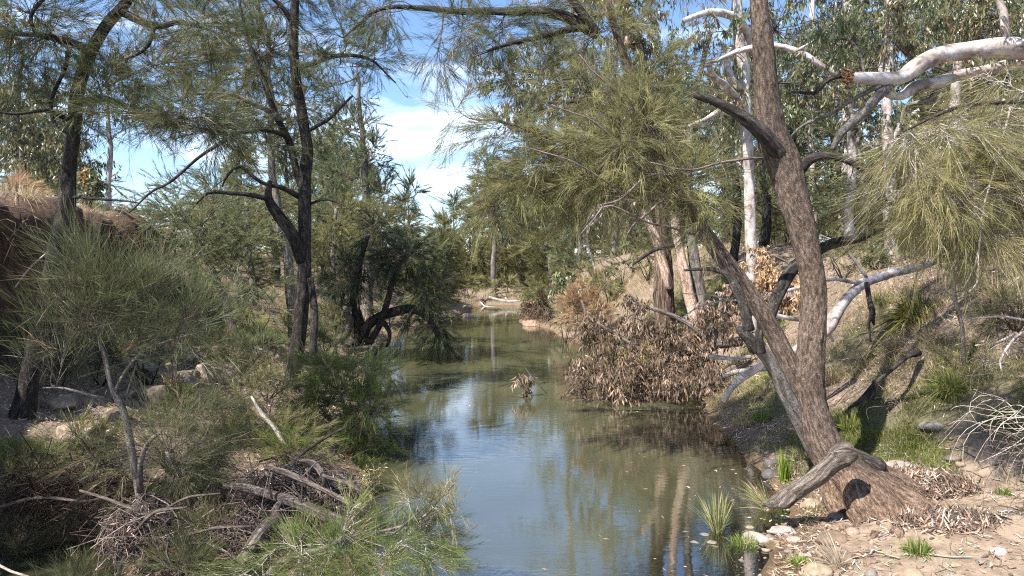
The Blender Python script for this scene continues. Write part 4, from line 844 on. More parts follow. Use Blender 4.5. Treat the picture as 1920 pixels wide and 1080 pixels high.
# ================================================================== LEFT BANK TREES
b = onto(W(12, 880, 7.7), -.15)
tree('she_oak', b, 'dark crooked she-oak standing at the far left before the cut bank', 'tree', 'she-oaks by the river',
     [('trunk', np.concatenate([[[*b, .30]], pp((22, 850, 7.7, 25.8), (45, 770, 7.7, 19.8), (60, 690, 7.7, 14.6), (74, 600, 7.7, 12.0), (92, 520, 7.7, 12.9), (112, 440, 7.7, 18.1), (124, 380, 7.7, 14.6), (132, 300, 7.7, 12.0), (142, 200, 7.7, 12.0), (165, 115, 7.7, 11.2), (200, 50, 7.7, 9.5), (240, 0, 7.7, 8.6), (280, -80, 7.7, 6.9), (300, -220, 7.6, 6.0))])),
      ('limb', pp((172, 100, 7.7, 7.7), (140, 80, 7.6, 6.9), (75, 65, 7.5, 5.2), (0, 60, 7.4, 3.4), (-80, 50, 7.4, 2.6))), ('limb', pp((228, 22, 7.7, 7.7), (262, 38, 7.6, 7.7), (300, 49, 7.5, 6.0), (342, 42, 7.5, 4.3), (400, 62, 7.5, 1.7))),
      ('limb', pp((290, 48, 7.5, 3.4), (280, 85, 7.5, 3.4), (258, 104, 7.5, 2.6), (225, 116, 7.5, 1.7))), ('limb', pp((140, 190, 7.7, 6.9), (205, 186, 7.5, 5.2), (280, 215, 7.4, 4.3), (350, 235, 7.3, 2.6), (420, 250, 7.3, 1.7))),
      ('limb', pp((128, 95, 7.5, 4.3), (122, 135, 7.5, 3.4), (97, 195, 7.4, 3.4), (106, 238, 7.4, 2.6), (128, 252, 7.4, 1.7))), ('limb', pp((128, 372, 7.7, 3.4), (190, 372, 7.5, 2.6), (262, 384, 7.4, 1.3))),
      ('limb', pp((140, 230, 7.7, 5.2), (90, 210, 7.4, 3.4), (30, 215, 7.2, 2.6), (-40, 200, 7.1, 1.7))), ('limb', pp((70, 66, 7.5, 3.4), (60, 30, 7.4, 3.4), (110, -30, 7.4, 2.6)))],
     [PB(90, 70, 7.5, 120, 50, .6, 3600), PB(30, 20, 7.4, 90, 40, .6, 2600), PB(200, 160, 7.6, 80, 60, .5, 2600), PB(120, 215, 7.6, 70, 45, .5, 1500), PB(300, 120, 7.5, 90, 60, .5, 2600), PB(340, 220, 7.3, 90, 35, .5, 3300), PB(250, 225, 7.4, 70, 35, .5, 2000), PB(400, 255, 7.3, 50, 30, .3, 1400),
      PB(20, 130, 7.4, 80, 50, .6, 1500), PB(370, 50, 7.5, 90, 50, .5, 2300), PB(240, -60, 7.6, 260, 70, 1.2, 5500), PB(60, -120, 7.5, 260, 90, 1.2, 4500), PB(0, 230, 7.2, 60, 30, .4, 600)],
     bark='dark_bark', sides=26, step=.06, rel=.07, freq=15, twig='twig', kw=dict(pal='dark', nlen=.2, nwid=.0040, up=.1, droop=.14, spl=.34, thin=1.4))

b = onto(W(540, 760, 12.4), -.15)
tree('she_oak', b, 'tall slim dark she-oak with two stems and looping side limbs left of the river', 'tree', 'she-oaks by the river',
     [('trunk', np.concatenate([[[*b, .26]], pp((545, 725, 12.4, 15.5), (558, 650, 12.4, 12.9), (568, 560, 12.4, 12.9), (571, 470, 12.4, 12.0), (570, 390, 12.4, 12.0), (574, 320, 12.4, 12.0), (577, 270, 12.4, 10.3), (562, 190, 12.4, 9.5), (552, 110, 12.4, 8.6), (551, 30, 12.4, 7.7), (553, -70, 12.4, 6.9), (545, -220, 12.4, 4.3))])),
      ('second_trunk', np.concatenate([[[*onto(W(577, 765, 12.1), -.1), .15]], pp((580, 720, 12.1, 9.5), (588, 650, 12.1, 7.7), (590, 590, 12.2, 7.7), (582, 520, 12.3, 6.0))])),
      ('limb', pp((568, 490, 12.4, 12.0), (548, 440, 12.2, 11.2), (520, 402, 12.1, 10.3), (503, 372, 12.0, 7.7), (506, 340, 12.0, 4.3))), ('limb', pp((508, 375, 12, 5.2), (470, 365, 11.8, 4.3), (425, 362, 11.7, 3.4), (390, 362, 11.6, 3.4), (368, 382, 11.5, 1.7))),
      ('limb', pp((568, 355, 12.4, 7.7), (553, 310, 12.4, 6.9), (540, 260, 12.4, 6.9), (522, 225, 12.4, 6.0), (497, 160, 12.4, 5.2), (478, 110, 12.3, 4.3), (462, 65, 12.3, 3.4), (450, 0, 12.2, 2.6))),
      ('limb', pp((525, 225, 12.4, 6.0), (500, 206, 12.1, 5.2), (462, 190, 11.9, 4.3), (430, 178, 11.7, 3.4), (370, 175, 11.5, 2.6), (330, 190, 11.4, 1.7)), 'grey_bark'),
      ('limb', pp((545, 262, 12.4, 4.3), (520, 250, 12.0, 4.3), (480, 245, 11.6, 3.4), (435, 258, 11.3, 3.4), (380, 290, 11.0, 3.0), (320, 342, 10.8, 2.6), (280, 362, 10.6, 2.1), (240, 400, 10.5, 1.3))),
      ('limb', pp((566, 372, 12.4, 5.2), (530, 352, 12.2, 4.3), (490, 342, 12.0, 3.4), (452, 314, 11.9, 3.0), (430, 328, 11.8, 2.6), (418, 350, 11.8, 1.3))),
      ('limb', pp((556, 126, 12.4, 6.0), (590, 118, 12.3, 4.3), (620, 106, 12.2, 4.3), (660, 104, 12.1, 3.4), (700, 115, 12.1, 2.6), (742, 156, 12.1, 1.3))), ('limb', pp((548, 40, 12.4, 5.2), (530, 15, 12.3, 4.3), (500, -10, 12.2, 3.4), (440, -50, 12.2, 2.6))),
      ('limb', pp((582, 382, 12.4, 2.6), (615, 376, 12.2, 2.6), (650, 390, 12.1, 1.7), (705, 428, 12.0, 0.9))), ('limb', pp((572, 250, 12.4, 3.4), (620, 220, 12.3, 3.4), (660, 180, 12.2, 2.1)))],
     [PB(470, 110, 12.2, 80, 60, .9, 3000), PB(420, 60, 12.2, 90, 50, .9, 3000), PB(360, 200, 11.5, 80, 45, .7, 3300), PB(440, 230, 11.8, 70, 35, .6, 2400), PB(540, 100, 12.4, 60, 80, .8, 1800), PB(640, 40, 12.2, 70, 40, .8, 2200), PB(700, 110, 12.1, 42, 28, .5, 1500),
      PB(640, 120, 12.2, 45, 30, .5, 1300), PB(690, 20, 12.2, 50, 26, .6, 1100), PB(640, 200, 12.3, 50, 45, .6, 1400), PB(500, 280, 12.1, 50, 40, .6, 900), PB(520, -60, 12.4, 170, 60, 1.4, 4000), PB(500, -220, 12.4, 180, 90, 1.6, 4000), PB(520, 20, 12.3, 80, 45, .8, 1900), PB(570, 220, 12.5, 50, 60, .5, 700)],
     bark='dark_bark', sides=22, step=.08, rel=.06, freq=15, twig='twig', kw=dict(pal='dark', nlen=.24, nwid=.0062, up=.1, droop=.14, spl=.42, thin=1.4))

def oak(label, rows, blobs, pal, nl, nw, bark='grey_bark', up=.3, droop=.1, limbs=(), name='she_oak', group='she-oaks by the river', per=26, tri2=False, spl=.5, thin=1.0, sides=10):
    rw = pp(*rows); b = onto(rw[0, :3], -.1); rw = np.concatenate([[[*b, rw[0, 3] * 1.2]], rw[1:]])
    return tree(name, b, label, 'tree', group, [('trunk', rw)] + [('limb', pp(*l)) for l in limbs], blobs, bark=bark, sides=sides, step=.2, rel=.05, freq=10,
                kw=dict(pal=pal, nlen=nl, nwid=nw, up=up, droop=droop, per=per, tri2=tri2, spl=spl, woody=1.3, thin=thin), wob=.05)
oak('she-oak with a pale straight stem leaning just behind the slim dark she-oak', [(556, 590, 15.5, 9), (545, 530, 15.5, 9), (534, 470, 15.5, 8), (522, 400, 15.5, 8), (514, 330, 15.5, 7), (510, 200, 15.5, 5), (500, 60, 15.5, 3)],
    [PB(500, 90, 15.5, 80, 90, 1.2, 5200), PB(440, 150, 15.5, 70, 80, 1.2, 4200), PB(480, 240, 15.5, 80, 70, 1.2, 4200), PB(380, 130, 15.8, 70, 90, 1.3, 3800), PB(560, 180, 15.5, 60, 90, 1.2, 3000), PB(300, 160, 16, 80, 80, 1.3, 3500), PB(440, 20, 15.5, 120, 50, 1.5, 3500), PB(300, 60, 16, 80, 70, 1.3, 2500), PB(450, -120, 15.5, 200, 100, 2, 4500)],
    'olive', .3, .0095)
# the tree that arches over the water
b = onto(W(662, 668, 18.5), -.1)
tree('she_oak', b, 'dark she-oak with contorted trunks arching over the water, its foliage trailing to the surface', 'tree', 'she-oaks by the river',
     [('trunk', np.concatenate([[[*b, .22]], pp((672, 640, 18.5, 10), (672, 600, 18.5, 9), (664, 560, 18.5, 8), (672, 500, 18.5, 6), (690, 440, 18.5, 4))]), 'dark_bark'),
      ('leaning_trunk', np.concatenate([[[*onto(W(606, 668, 18.6), -.1), .13]], pp((628, 646, 18.5, 9), (650, 622, 18.4, 8), (656, 600, 18.4, 9), (648, 588, 18.3, 7), (658, 575, 18.3, 4))]), 'grey_bark'),
      ('arching_limb', pp((680, 640, 18.4, 9), (688, 612, 18.4, 9), (712, 594, 18.4, 9), (745, 584, 18.3, 9), (775, 580, 18.2, 8), (800, 595, 18.1, 6), (825, 632, 18.0, 5), (848, 655, 18.0, 3)), 'dark_bark'),
      ('limb', pp((688, 650, 18.4, 7), (700, 630, 18.3, 6), (715, 600, 18.2, 6), (728, 560, 18.2, 6), (738, 520, 18.2, 5), (748, 495, 18.2, 5), (775, 470, 18.2, 3)), 'dark_bark'),
      ('limb', pp((712, 594, 18.3, 5), (730, 625, 18.2, 4), (725, 650, 18.2, 3)), 'dark_bark'), ('limb', pp((742, 510, 18.2, 3), (722, 500, 18.1, 2.5), (712, 515, 18, 1.5)), 'pale_twig')],
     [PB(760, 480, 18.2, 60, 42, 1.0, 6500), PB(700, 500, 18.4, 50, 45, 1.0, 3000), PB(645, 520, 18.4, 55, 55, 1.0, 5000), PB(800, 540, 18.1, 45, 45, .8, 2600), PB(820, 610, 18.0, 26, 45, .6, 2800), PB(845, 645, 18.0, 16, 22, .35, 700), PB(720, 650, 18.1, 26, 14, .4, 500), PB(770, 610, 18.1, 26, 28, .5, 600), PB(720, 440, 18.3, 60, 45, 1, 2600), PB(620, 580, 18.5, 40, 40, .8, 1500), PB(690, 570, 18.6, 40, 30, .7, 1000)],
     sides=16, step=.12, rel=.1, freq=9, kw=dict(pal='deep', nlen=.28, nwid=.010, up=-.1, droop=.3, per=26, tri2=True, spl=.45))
deadwood('drift_roots', 'bundle of pale dead roots and sticks caught at the foot of the arching she-oak', [
    [(690, 655, 18.0, 5), (660, 662, 17.8, 3), (630, 672, 17.6, 1.5)], [(695, 650, 18.0, 4), (660, 655, 17.8, 2.5), (640, 665, 17.7, 1)], [(700, 648, 18, 4), (692, 668, 17.8, 7), (680, 672, 17.8, 2)], [(645, 668, 17.9, 2), (690, 660, 17.8, 2.5), (702, 652, 17.8, 1.5)]], 'roots', mat='dead_wood')

oak('tall cone-shaped she-oak against the sky just left of the river gap', [(690, 560, 25, 9), (688, 450, 25, 8), (684, 330, 25, 7), (678, 240, 25, 5), (672, 160, 25, 3), (668, 120, 25, 1.5)],
    [PB(675, 175, 25, 22, 50, .6, 1100), PB(665, 250, 25, 45, 50, 1.3, 3000), PB(700, 300, 25, 55, 50, 1.5, 3600), PB(650, 330, 25, 60, 55, 1.6, 3600), PB(720, 370, 25, 45, 50, 1.4, 3000), PB(700, 430, 25, 75, 45, 1.8, 3600), PB(620, 400, 25, 60, 60, 1.8, 3000), PB(620, 250, 25.5, 45, 70, 1.4, 2600), PB(590, 160, 25.5, 40, 80, 1.4, 2200), PB(742, 410, 25, 22, 40, .8, 800)],
    'blue', .32, .014, up=.6, spl=.5, per=34)
oak('pale olive she-oak filling the bank between the slim dark tree and the arching one', [(620, 640, 20.5, 7), (622, 560, 20.5, 6), (625, 470, 20.5, 5), (630, 390, 20.5, 3)],
    [PB(640, 420, 20.5, 60, 45, 1.3, 3600), PB(600, 470, 20.5, 60, 55, 1.3, 3600), PB(650, 490, 20.8, 60, 60, 1.3, 3000), PB(610, 560, 20.3, 60, 60, 1.2, 3000), PB(700, 400, 20.8, 60, 40, 1.3, 2600), PB(760, 430, 21.0, 50, 40, 1.3, 2400)],
    'olive', .28, .011, up=.4, per=34)
oak('bushy grey-green she-oak leaning off the left slope behind the slim dark tree', [(450, 640, 14.5, 7), (420, 560, 14.5, 7), (392, 500, 14.5, 6), (370, 450, 14.5, 4)],
    [PB(400, 430, 14.5, 60, 50, .9, 4000), PB(340, 450, 14.5, 55, 45, .9, 3000), PB(460, 450, 14.5, 60, 50, .9, 4000), PB(430, 510, 14.4, 60, 45, .8, 3600), PB(480, 540, 14.3, 55, 50, .8, 3200), PB(350, 400, 14.8, 60, 40, .9, 2600), PB(420, 380, 14.8, 60, 40, .9, 2600), PB(380, 490, 14.3, 50, 40, .7, 2200)],
    'grey', .22, .0075, up=.3, per=32)
oak('feathery light olive she-oak behind the cut bank below the sky gap', [(480, 600, 20, 6), (470, 480, 20, 5), (460, 380, 20, 3)],
    [PB(470, 370, 20, 70, 40, 1.3, 3400), PB(400, 360, 20, 60, 35, 1.2, 2600), PB(530, 400, 20, 50, 50, 1.2, 2600), PB(340, 375, 20, 60, 30, 1.2, 2200), PB(500, 450, 20, 60, 50, 1.2, 2400)],
    'olive', .28, .011, up=.5, per=34)
for lb, x, y0, yt, D, pal, sp in [
    ('small blue-green she-oak rising beside the sky gap at the far left bend', 765, 560, 360, 33, 'blue', 34), ('rounded olive she-oak on the far left bank beside the still water', 830, 575, 430, 35, 'olive', 48),
    ('low grey-green she-oak hanging over the far left shore', 800, 580, 470, 30, 'grey', 42), ('broad olive she-oak at the head of the water', 880, 565, 430, 46, 'olive', 56),
    ('pale green she-oak behind the far white log', 975, 560, 400, 46, 'olive', 56), ('yellowish she-oak right of the far white log', 1030, 565, 380, 38, 'olive', 60),
    ('she-oak on the far right shore behind the hanging-leaved bush', 1085, 560, 350, 33, 'grey', 60), ('distant dark she-oak closing the river bend on the left', 850, 545, 385, 58, 'dark', 60),
    ('distant grey she-oak closing the river bend in the middle', 940, 545, 372, 60, 'grey', 66), ('distant olive she-oak closing the river bend on the right', 1040, 545, 310, 60, 'olive', 70), ('far tall she-oak over the bright right slope', 1180, 540, 260, 38, 'grey', 70)]:
    bl = []
    k = 7
    for i in range(k):
        f = i / (k - 1); yy = y0 - 12 + (yt - y0 + 12) * f
        bl.append(PB(x + RNG.uniform(-.55, .55) * sp * (1 - .5 * f), yy, D + RNG.uniform(-.6, .6), sp * (.85 - .5 * f), (y0 - yt) * .15, D * sp / F_PX * .7, int(3000 * (1 - .45 * f))))
    oak(lb, [(x, y0, D, 4), (x + 2, (y0 + yt) / 2, D, 3), (x, yt + 10, D, 1)], bl, pal, .0125 * D, .00062 * D, up=.35, group='she-oaks around the far bend', spl=.017 * D, per=30)
gumtree('slim straight grey trunk standing behind the far white log', [(925, 548, 43, 5.5), (924, 500, 43, 5), (927, 460, 43, 4.5), (924, 400, 43, 4), (926, 330, 43, 3)],
        [PB(925, 400, 43, 50, 40, 1.6, 1500), PB(905, 350, 43, 45, 40, 1.6, 1300), PB(950, 340, 43, 45, 40, 1.6, 1200)], bark='grey_bark', pal='olive', group='gums around the far bend', style='needle', nl=.8, nw=.035, tri2=False, per=20)

# trees on top of the left cut bank, sky behind them
gumtree('thin pale gum trunk on top of the left cut bank against the sky', [(203, 372, 17, 5), (204, 320, 17, 5), (206, 250, 17, 4), (203, 160, 17, 3)],
        [PB(190, 190, 17, 60, 50, 1.2, 700, 'dark'), PB(240, 130, 17, 70, 50, 1.2, 800, 'dark')], pal='gum', group='trees on the left bank top', nl=.15, nw=.035)
gumtree('grey-green gum on the left bank top at the picture edge', [(40, 380, 16, 7), (45, 300, 16, 6), (30, 200, 16, 5), (40, 90, 16, 3)],
        [PB(60, 270, 16, 80, 50, 1.4, 2400, 'gum'), PB(-20, 220, 16, 70, 60, 1.4, 1600), PB(30, 170, 16, 80, 50, 1.4, 1500), PB(140, 290, 16, 50, 35, 1, 900), PB(20, 60, 16, 100, 60, 1.6, 1400)], bark='grey_bark', group='trees on the left bank top', nl=.15, nw=.035)
gumtree('second grey gum behind, left of the crooked dark she-oak', [(100, 380, 22, 6), (98, 300, 22, 5), (90, 220, 22, 4)],
        [PB(90, 290, 22, 90, 45, 1.8, 2000), PB(20, 310, 22, 90, 40, 1.8, 1800), PB(80, 220, 22, 60, 40, 1.4, 900)], bark='grey_bark', group='trees on the left bank top', nl=.2, nw=.045)
shrub('leafy_shrub', 165, 372, 36, 44, 1400, 'gumlight', 'light green broad-leaved shrub on the left bank top', 'shrub', 'shrubs on the left bank top', D=14.5, style='leaf', nl=.09, nw=.05)
shrub('leafy_shrub', 300, 400, 45, 30, 900, 'gum', 'small open shrub against the low strip of sky on the left bank', 'shrub', 'shrubs on the left bank top', D=17, style='leaf', nl=.08, nw=.03)
shrub('green_shrub', 345, 420, 45, 42, 2600, 'grey', 'grey-green bush at the right end of the left bank top', 'shrub', 'shrubs on the left bank top', D=17, nl=.26, nw=.009)
shrub('green_shrub', 40, 390, 45, 25, 1400, 'tan', 'dry brown bush at the left end of the bank top', 'shrub', 'shrubs on the left bank top', D=12.5, nl=.2, nw=.006)
shrub('green_shrub', 270, 395, 30, 26, 1200, 'blue', 'low bluish bush under the strip of sky', 'shrub', 'shrubs on the left bank top', D=15.5, nl=.2, nw=.007)

# regrowth on the left shore
def regrow(label, base, stems, blobs, pal, nl=.2, nw=.004, up=.6, droop=.1, name='young_she_oak', bark='grey_bark', twig='twig', spl=.3, per=26):
    b = onto(base, -.06)
    st = []
    for s_ in stems:
        rw = pp(*s_); st.append(('stem', rw))
    return tree(name, b, label, 'sapling', 'young she-oaks on the left shore', st, blobs, bark=bark, sides=8, step=.08, rel=.03, freq=14, twig=twig, wob=.015, kw=dict(pal=pal, nlen=nl, nwid=nw, up=up, droop=droop, per=per, spl=spl, tri2=True), bare=1.0)
b = W(264, 1000, 5.6)
regrow('slender forked young she-oak with a blue-green brush of needles in the left foreground', b,
       [[(266, 1000, 5.6, 10), (262, 930, 5.6, 8), (246, 840, 5.6, 7), (230, 770, 5.6, 6.5), (212, 735, 5.6, 6), (200, 680, 5.6, 5), (188, 640, 5.6, 4), (176, 600, 5.6, 2)], [(262, 925, 5.6, 6), (262, 870, 5.5, 5), (275, 835, 5.45, 4.5), (300, 815, 5.4, 3), (320, 822, 5.4, 1.5)],
        [(213, 742, 5.6, 4), (228, 710, 5.6, 4), (262, 665, 5.6, 3), (310, 640, 5.6, 2), (380, 620, 5.6, 1)], [(212, 752, 5.6, 4), (180, 742, 5.5, 3), (120, 725, 5.4, 2), (80, 725, 5.4, 1)], [(230, 780, 5.6, 2), (250, 700, 5.7, 2), (262, 660, 5.7, 1)]],
       [PB(150, 600, 5.5, 50, 42, .26, 1100), PB(210, 570, 5.6, 42, 50, .26, 1200), PB(165, 525, 5.6, 30, 34, .2, 700, 'blue'), PB(265, 600, 5.7, 40, 40, .26, 1200), PB(300, 560, 5.8, 34, 40, .24, 800, 'blue'), PB(200, 655, 5.6, 54, 26, .24, 1000), PB(100, 650, 5.4, 30, 26, .22, 400),
        PB(345, 615, 5.7, 45, 24, .22, 700, 'blue'), PB(390, 632, 5.7, 30, 20, .2, 450), PB(110, 712, 5.4, 46, 18, .2, 450), PB(320, 690, 5.6, 46, 18, .2, 400), PB(320, 860, 5.4, 60, 40, .25, 900, 'dark')], 'dark', .30, .0028, 1.7, .08, spl=.36, per=13)
regrow('dark drooping young she-oak under the forked sapling by the small pool', onto(W(350, 960, 6.2)),
       [[(360, 960, 6.2, 5), (340, 900, 6.2, 4), (310, 850, 6.1, 3)], [(360, 960, 6.2, 4), (400, 900, 6.3, 3), (420, 860, 6.3, 2)]],
       [PB(330, 880, 6.2, 80, 45, .4, 2800), PB(410, 850, 6.3, 70, 50, .4, 2600), PB(360, 790, 6.5, 70, 45, .4, 1800), PB(180, 880, 6.3, 80, 50, .4, 1600), PB(420, 930, 6.2, 50, 35, .3, 1200)], 'dark', .2, .0032, .1, .25)
regrow('dense green young she-oak at the water edge below the slim dark tree', onto(W(640, 800, 9.6)),
       [[(640, 860, 9.4, 6), (650, 800, 9.4, 5), (640, 740, 9.4, 3)], [(640, 860, 9.4, 5), (690, 800, 9.3, 4), (710, 760, 9.3, 2)], [(540, 830, 9.3, 5), (512, 790, 9.3, 4), (480, 750, 9.3, 3), (465, 735, 9.3, 1)]],
       [PB(640, 720, 9.6, 70, 50, .6, 3800), PB(690, 770, 9.4, 60, 60, .6, 4200), PB(600, 760, 9.5, 60, 55, .6, 3600), PB(650, 820, 9.3, 70, 50, .6, 3800), PB(700, 840, 9.2, 42, 40, .4, 1900), PB(560, 820, 9.3, 60, 50, .5, 2800), PB(690, 700, 9.8, 45, 30, .5, 1500), PB(600, 690, 10, 50, 30, .5, 1500)], 'fresh', .2, .0052, .5, .14)
regrow('low green young she-oak before the rocks on the left shore', onto(W(460, 800, 8.6)),
       [[(470, 850, 8.5, 5), (460, 800, 8.5, 4), (430, 740, 8.5, 2)], [(470, 850, 8.5, 5), (500, 790, 8.5, 3), (510, 750, 8.5, 2)]],
       [PB(460, 760, 8.6, 70, 50, .5, 2800), PB(410, 790, 8.5, 60, 40, .5, 2000), PB(500, 820, 8.4, 70, 45, .5, 2800), PB(440, 850, 8.2, 70, 40, .5, 2200), PB(560, 870, 8.0, 70, 40, .5, 2200), PB(440, 700, 9.2, 60, 30, .5, 1200), PB(530, 730, 9.2, 50, 40, .5, 1500)], 'olive', .18, .0045, .6, .1)
regrow('bright green leaning she-oak branches spreading over the water in the foreground', onto(W(480, 1090, 5.2)),
       [[(470, 1110, 5.1, 7), (530, 1055, 5.1, 6), (600, 1035, 5.1, 5), (650, 1012, 5.1, 4), (720, 1000, 5.1, 3), (770, 985, 5.1, 2.5), (800, 965, 5.1, 2)], [(600, 1035, 5.1, 4), (660, 1000, 5.15, 3), (720, 998, 5.15, 2.5), (770, 1003, 5.15, 1)],
        [(800, 965, 5.1, 2), (825, 935, 5.1, 1.8), (855, 905, 5.1, 1)], [(470, 1110, 5.1, 5), (560, 1075, 5.0, 3), (700, 1050, 5.0, 2), (760, 1060, 5, 1)]],
       [PB(640, 1040, 5.1, 90, 40, .3, 3400), PB(740, 1030, 5.1, 80, 42, .3, 3600), PB(800, 1010, 5.1, 50, 35, .25, 2000), PB(800, 1060, 5.1, 60, 30, .25, 1700), PB(560, 1040, 5.1, 70, 40, .3, 2200), PB(690, 1075, 5.0, 110, 30, .3, 2400), PB(640, 985, 5.2, 60, 30, .25, 1300, 'fresh'), PB(500, 1090, 5, 90, 35, .3, 1600)],
       'fresh', .19, .0026, .5, .22, spl=.22, twig='pale_twig')
b = onto(W(770, 985, 5.1))
regrow('light yellow-green sprig pointing up over the blue reflection in the foreground', W(735, 985, 5.1) * [1, 1, 0] + [0, 0, 0], [[(740, 1000, 5.05, 2.5), (770, 975, 5.05, 2.2), (790, 955, 5.05, 2)], [(790, 955, 5.05, 1.6), (820, 930, 5.05, 1.4), (850, 900, 5.05, .8)], [(785, 960, 5.05, 1.4), (760, 935, 5.05, 1)]],
       [PB(800, 945, 5.05, 35, 22, .15, 700), PB(832, 925, 5.05, 22, 18, .12, 380), PB(770, 940, 5.05, 18, 18, .12, 260), PB(845, 965, 5.05, 22, 15, .12, 220)], 'yellow', .14, .003, 1.2, .02, spl=.12, twig='pale_twig', per=16)
shrub('leafy_shrub', 690, 905, 34, 30, 900, 'yellow', 'light-leaved little shrub at the water edge right of the driftwood heap', 'shrub', None, D=7.6, style='leaf', nl=.04, nw=.009)
shrub('green_shrub', 400, 640, 60, 50, 3200, 'dark', 'dark reedy bush below the end of the cut bank', 'shrub', 'bushes under the left cut bank', D=11.5, nl=.26, nw=.006, up=1.2)
shrub('green_shrub', 480, 620, 50, 45, 3000, 'blue', 'blue-green bush left of the slim dark she-oak', 'shrub', 'bushes under the left cut bank', D=12.6, nl=.24, nw=.007, up=.9)
shrub('green_shrub', 280, 600, 60, 70, 3200, 'dark', 'tall dark upright bush against the cut bank', 'shrub', 'bushes under the left cut bank', D=10.5, nl=.3, nw=.006, up=1.6)
shrub('green_shrub', 40, 640, 60, 60, 2200, 'dark', 'shaded reedy bush at the left edge behind the crooked trunk', 'shrub', 'bushes under the left cut bank', D=9.0, nl=.26, nw=.005, up=1.0)
shrub('green_shrub', 610, 640, 40, 40, 2400, 'grey', 'grey-green bush under the arching she-oak', 'shrub', 'bushes under the left cut bank', D=15.5, nl=.26, nw=.008, up=.9)
for a_ in [('olive needle bush on the shore between the rocks and the slim dark she-oak', 500, 710, 60, 44, 2600, 'olive', 11.0), ('dense green bush at the foot of the slim dark she-oak', 610, 740, 50, 40, 2400, 'fresh', 11.6), ('dark bush in the hollow below the left cut bank', 190, 640, 70, 55, 2800, 'dark', 10.0),
           ('sprawling olive bush in front of the mottled rock at the left', 150, 880, 70, 34, 2000, 'olive', 7.2), ('fine-leaved bush beside the bright grass at the far left', 40, 900, 50, 40, 1600, 'dark', 6.6), ('olive bush right of the forked sapling among the rocks', 340, 800, 60, 40, 2200, 'olive', 8.4),
           ('grey-green bush filling the gap behind the rock ledge', 420, 630, 60, 40, 2600, 'grey', 12.8), ('feathery olive bush on the left slope right of the cut bank', 400, 500, 60, 50, 2600, 'olive', 17.0), ('pale needle bush high on the left slope under the sky gap', 330, 450, 60, 40, 2200, 'light', 18.5),
           ('green needle bush on the left slope behind the two-stemmed trunk', 480, 520, 60, 50, 2600, 'blue', 16.5), ('olive needle bush between the slim dark tree and the arching one', 610, 560, 50, 50, 2400, 'olive', 17.0), ('yellowish bush glowing behind the pale straight stem', 560, 520, 40, 40, 1500, 'yellow', 17.5), ('dark bush beside the stem of the forked sapling', 320, 930, 60, 50, 2000, 'dark', 6.6), ('light green bush sloping down the left bank past the cut', 540, 600, 50, 50, 2600, 'light', 15.0), ('low blue-green bush behind the crooked far left trunk', 110, 720, 50, 40, 1800, 'blue', 9.2),
           ('small dark bush between the driftwood heap and the sapling', 380, 930, 50, 36, 1700, 'dark', 6.9), ('olive bush spilling over the shore behind the driftwood heap', 560, 850, 60, 36, 2200, 'fresh', 8.0)]:
    shrub('green_shrub', a_[1], a_[2] + a_[4], a_[3], a_[4], a_[5], a_[6], a_[0], 'shrub', 'undergrowth on the left shore', D=a_[7], nl=.17, nw=.0004 * a_[7] + .0012, up=.7)
for a_ in [('dull green bush on the bright right slope above the water', 1140, 560, 50, 36, 2000, 'olive', 24.0), ('tawny bush on the bright right slope beside the tree shade', 1120, 510, 46, 30, 1500, 'straw', 26.0), ('straw-coloured shrubby grass at the foot of the bright right slope', 1060, 640, 34, 40, 2600, 'straw', 22.0),
           ('pale green bush in front of the stringybark clump', 1150, 600, 50, 40, 2200, 'light', 17.5), ('olive bush on the crest behind the right slope', 1330, 480, 60, 46, 2200, 'olive', 17.0), ('grey bush at the crest behind the leaning she-oak', 1440, 470, 60, 46, 2200, 'grey', 16.0), ('dull bush on the crest behind the pale fallen branch', 1580, 460, 60, 46, 2200, 'olive', 14.5), ('low olive bush under the stout pale gum', 1700, 440, 60, 40, 2200, 'olive', 14.0), ('dark bush on the crest at the right behind the weeping foliage', 1830, 440, 60, 40, 2000, 'dark', 12.5)]:
    shrub('green_shrub', a_[1], a_[2], a_[3], a_[4], a_[5], a_[6], a_[0], 'shrub', 'scrub along the right bank', D=a_[7], nl=.011 * a_[7], nw=.0005 * a_[7], up=.7)
for a_ in [('round olive bush on the crest of the bright right slope', 1085, 500, 50, 40, 2200, 'light', 27.0), ('grey-green bush on the crest of the bright right slope', 1165, 485, 56, 44, 2400, 'grey', 24.5), ('tall olive bush behind the crest left of the stringybark clump', 1215, 470, 50, 50, 2400, 'olive', 22.5),
           ('reddish-brown low bush at the tip of the far right bank', 1030, 580, 30, 22, 1200, 'brown', 28.5), ('bushy growth hiding the mud left of the far white log', 880, 553, 44, 24, 1700, 'olive', 41.0), ('dull bush behind the far white log', 950, 545, 40, 22, 1500, 'light', 41.5), ('pale bush right of the far white log', 1005, 560, 34, 26, 1600, 'olive', 39.5), ('dark low bush on the far left shore by the pale rocks', 840, 572, 30, 22, 1500, 'dark', 37.0)]:
    shrub('green_shrub', a_[1], a_[2], a_[3], a_[4], a_[5], a_[6], a_[0], 'shrub', 'scrub around the far bend', D=a_[7], nl=.010 * a_[7], nw=.0006 * a_[7], up=.6, tri2=False)
for a_ in [('dark feathery bush rising from the bottom edge left of the flood roots', 120, 1040, 70, 40, 2200, 'dark', 5.3), ('dark green needle bush at the bottom edge between the root tangles', 330, 1060, 60, 36, 2000, 'dark', 5.2), ('olive bush right of the flood roots at the sapling foot', 400, 990, 50, 34, 1800, 'olive', 5.7), ('dark needle bush at the left edge above the small pool', 20, 960, 60, 46, 2000, 'dark', 6.0)]:
    shrub('green_shrub', a_[1], a_[2] + a_[4], a_[3], a_[4], a_[5], a_[6], a_[0], 'shrub', 'undergrowth on the left shore', D=a_[7], nl=.17, nw=.0030, up=.7)
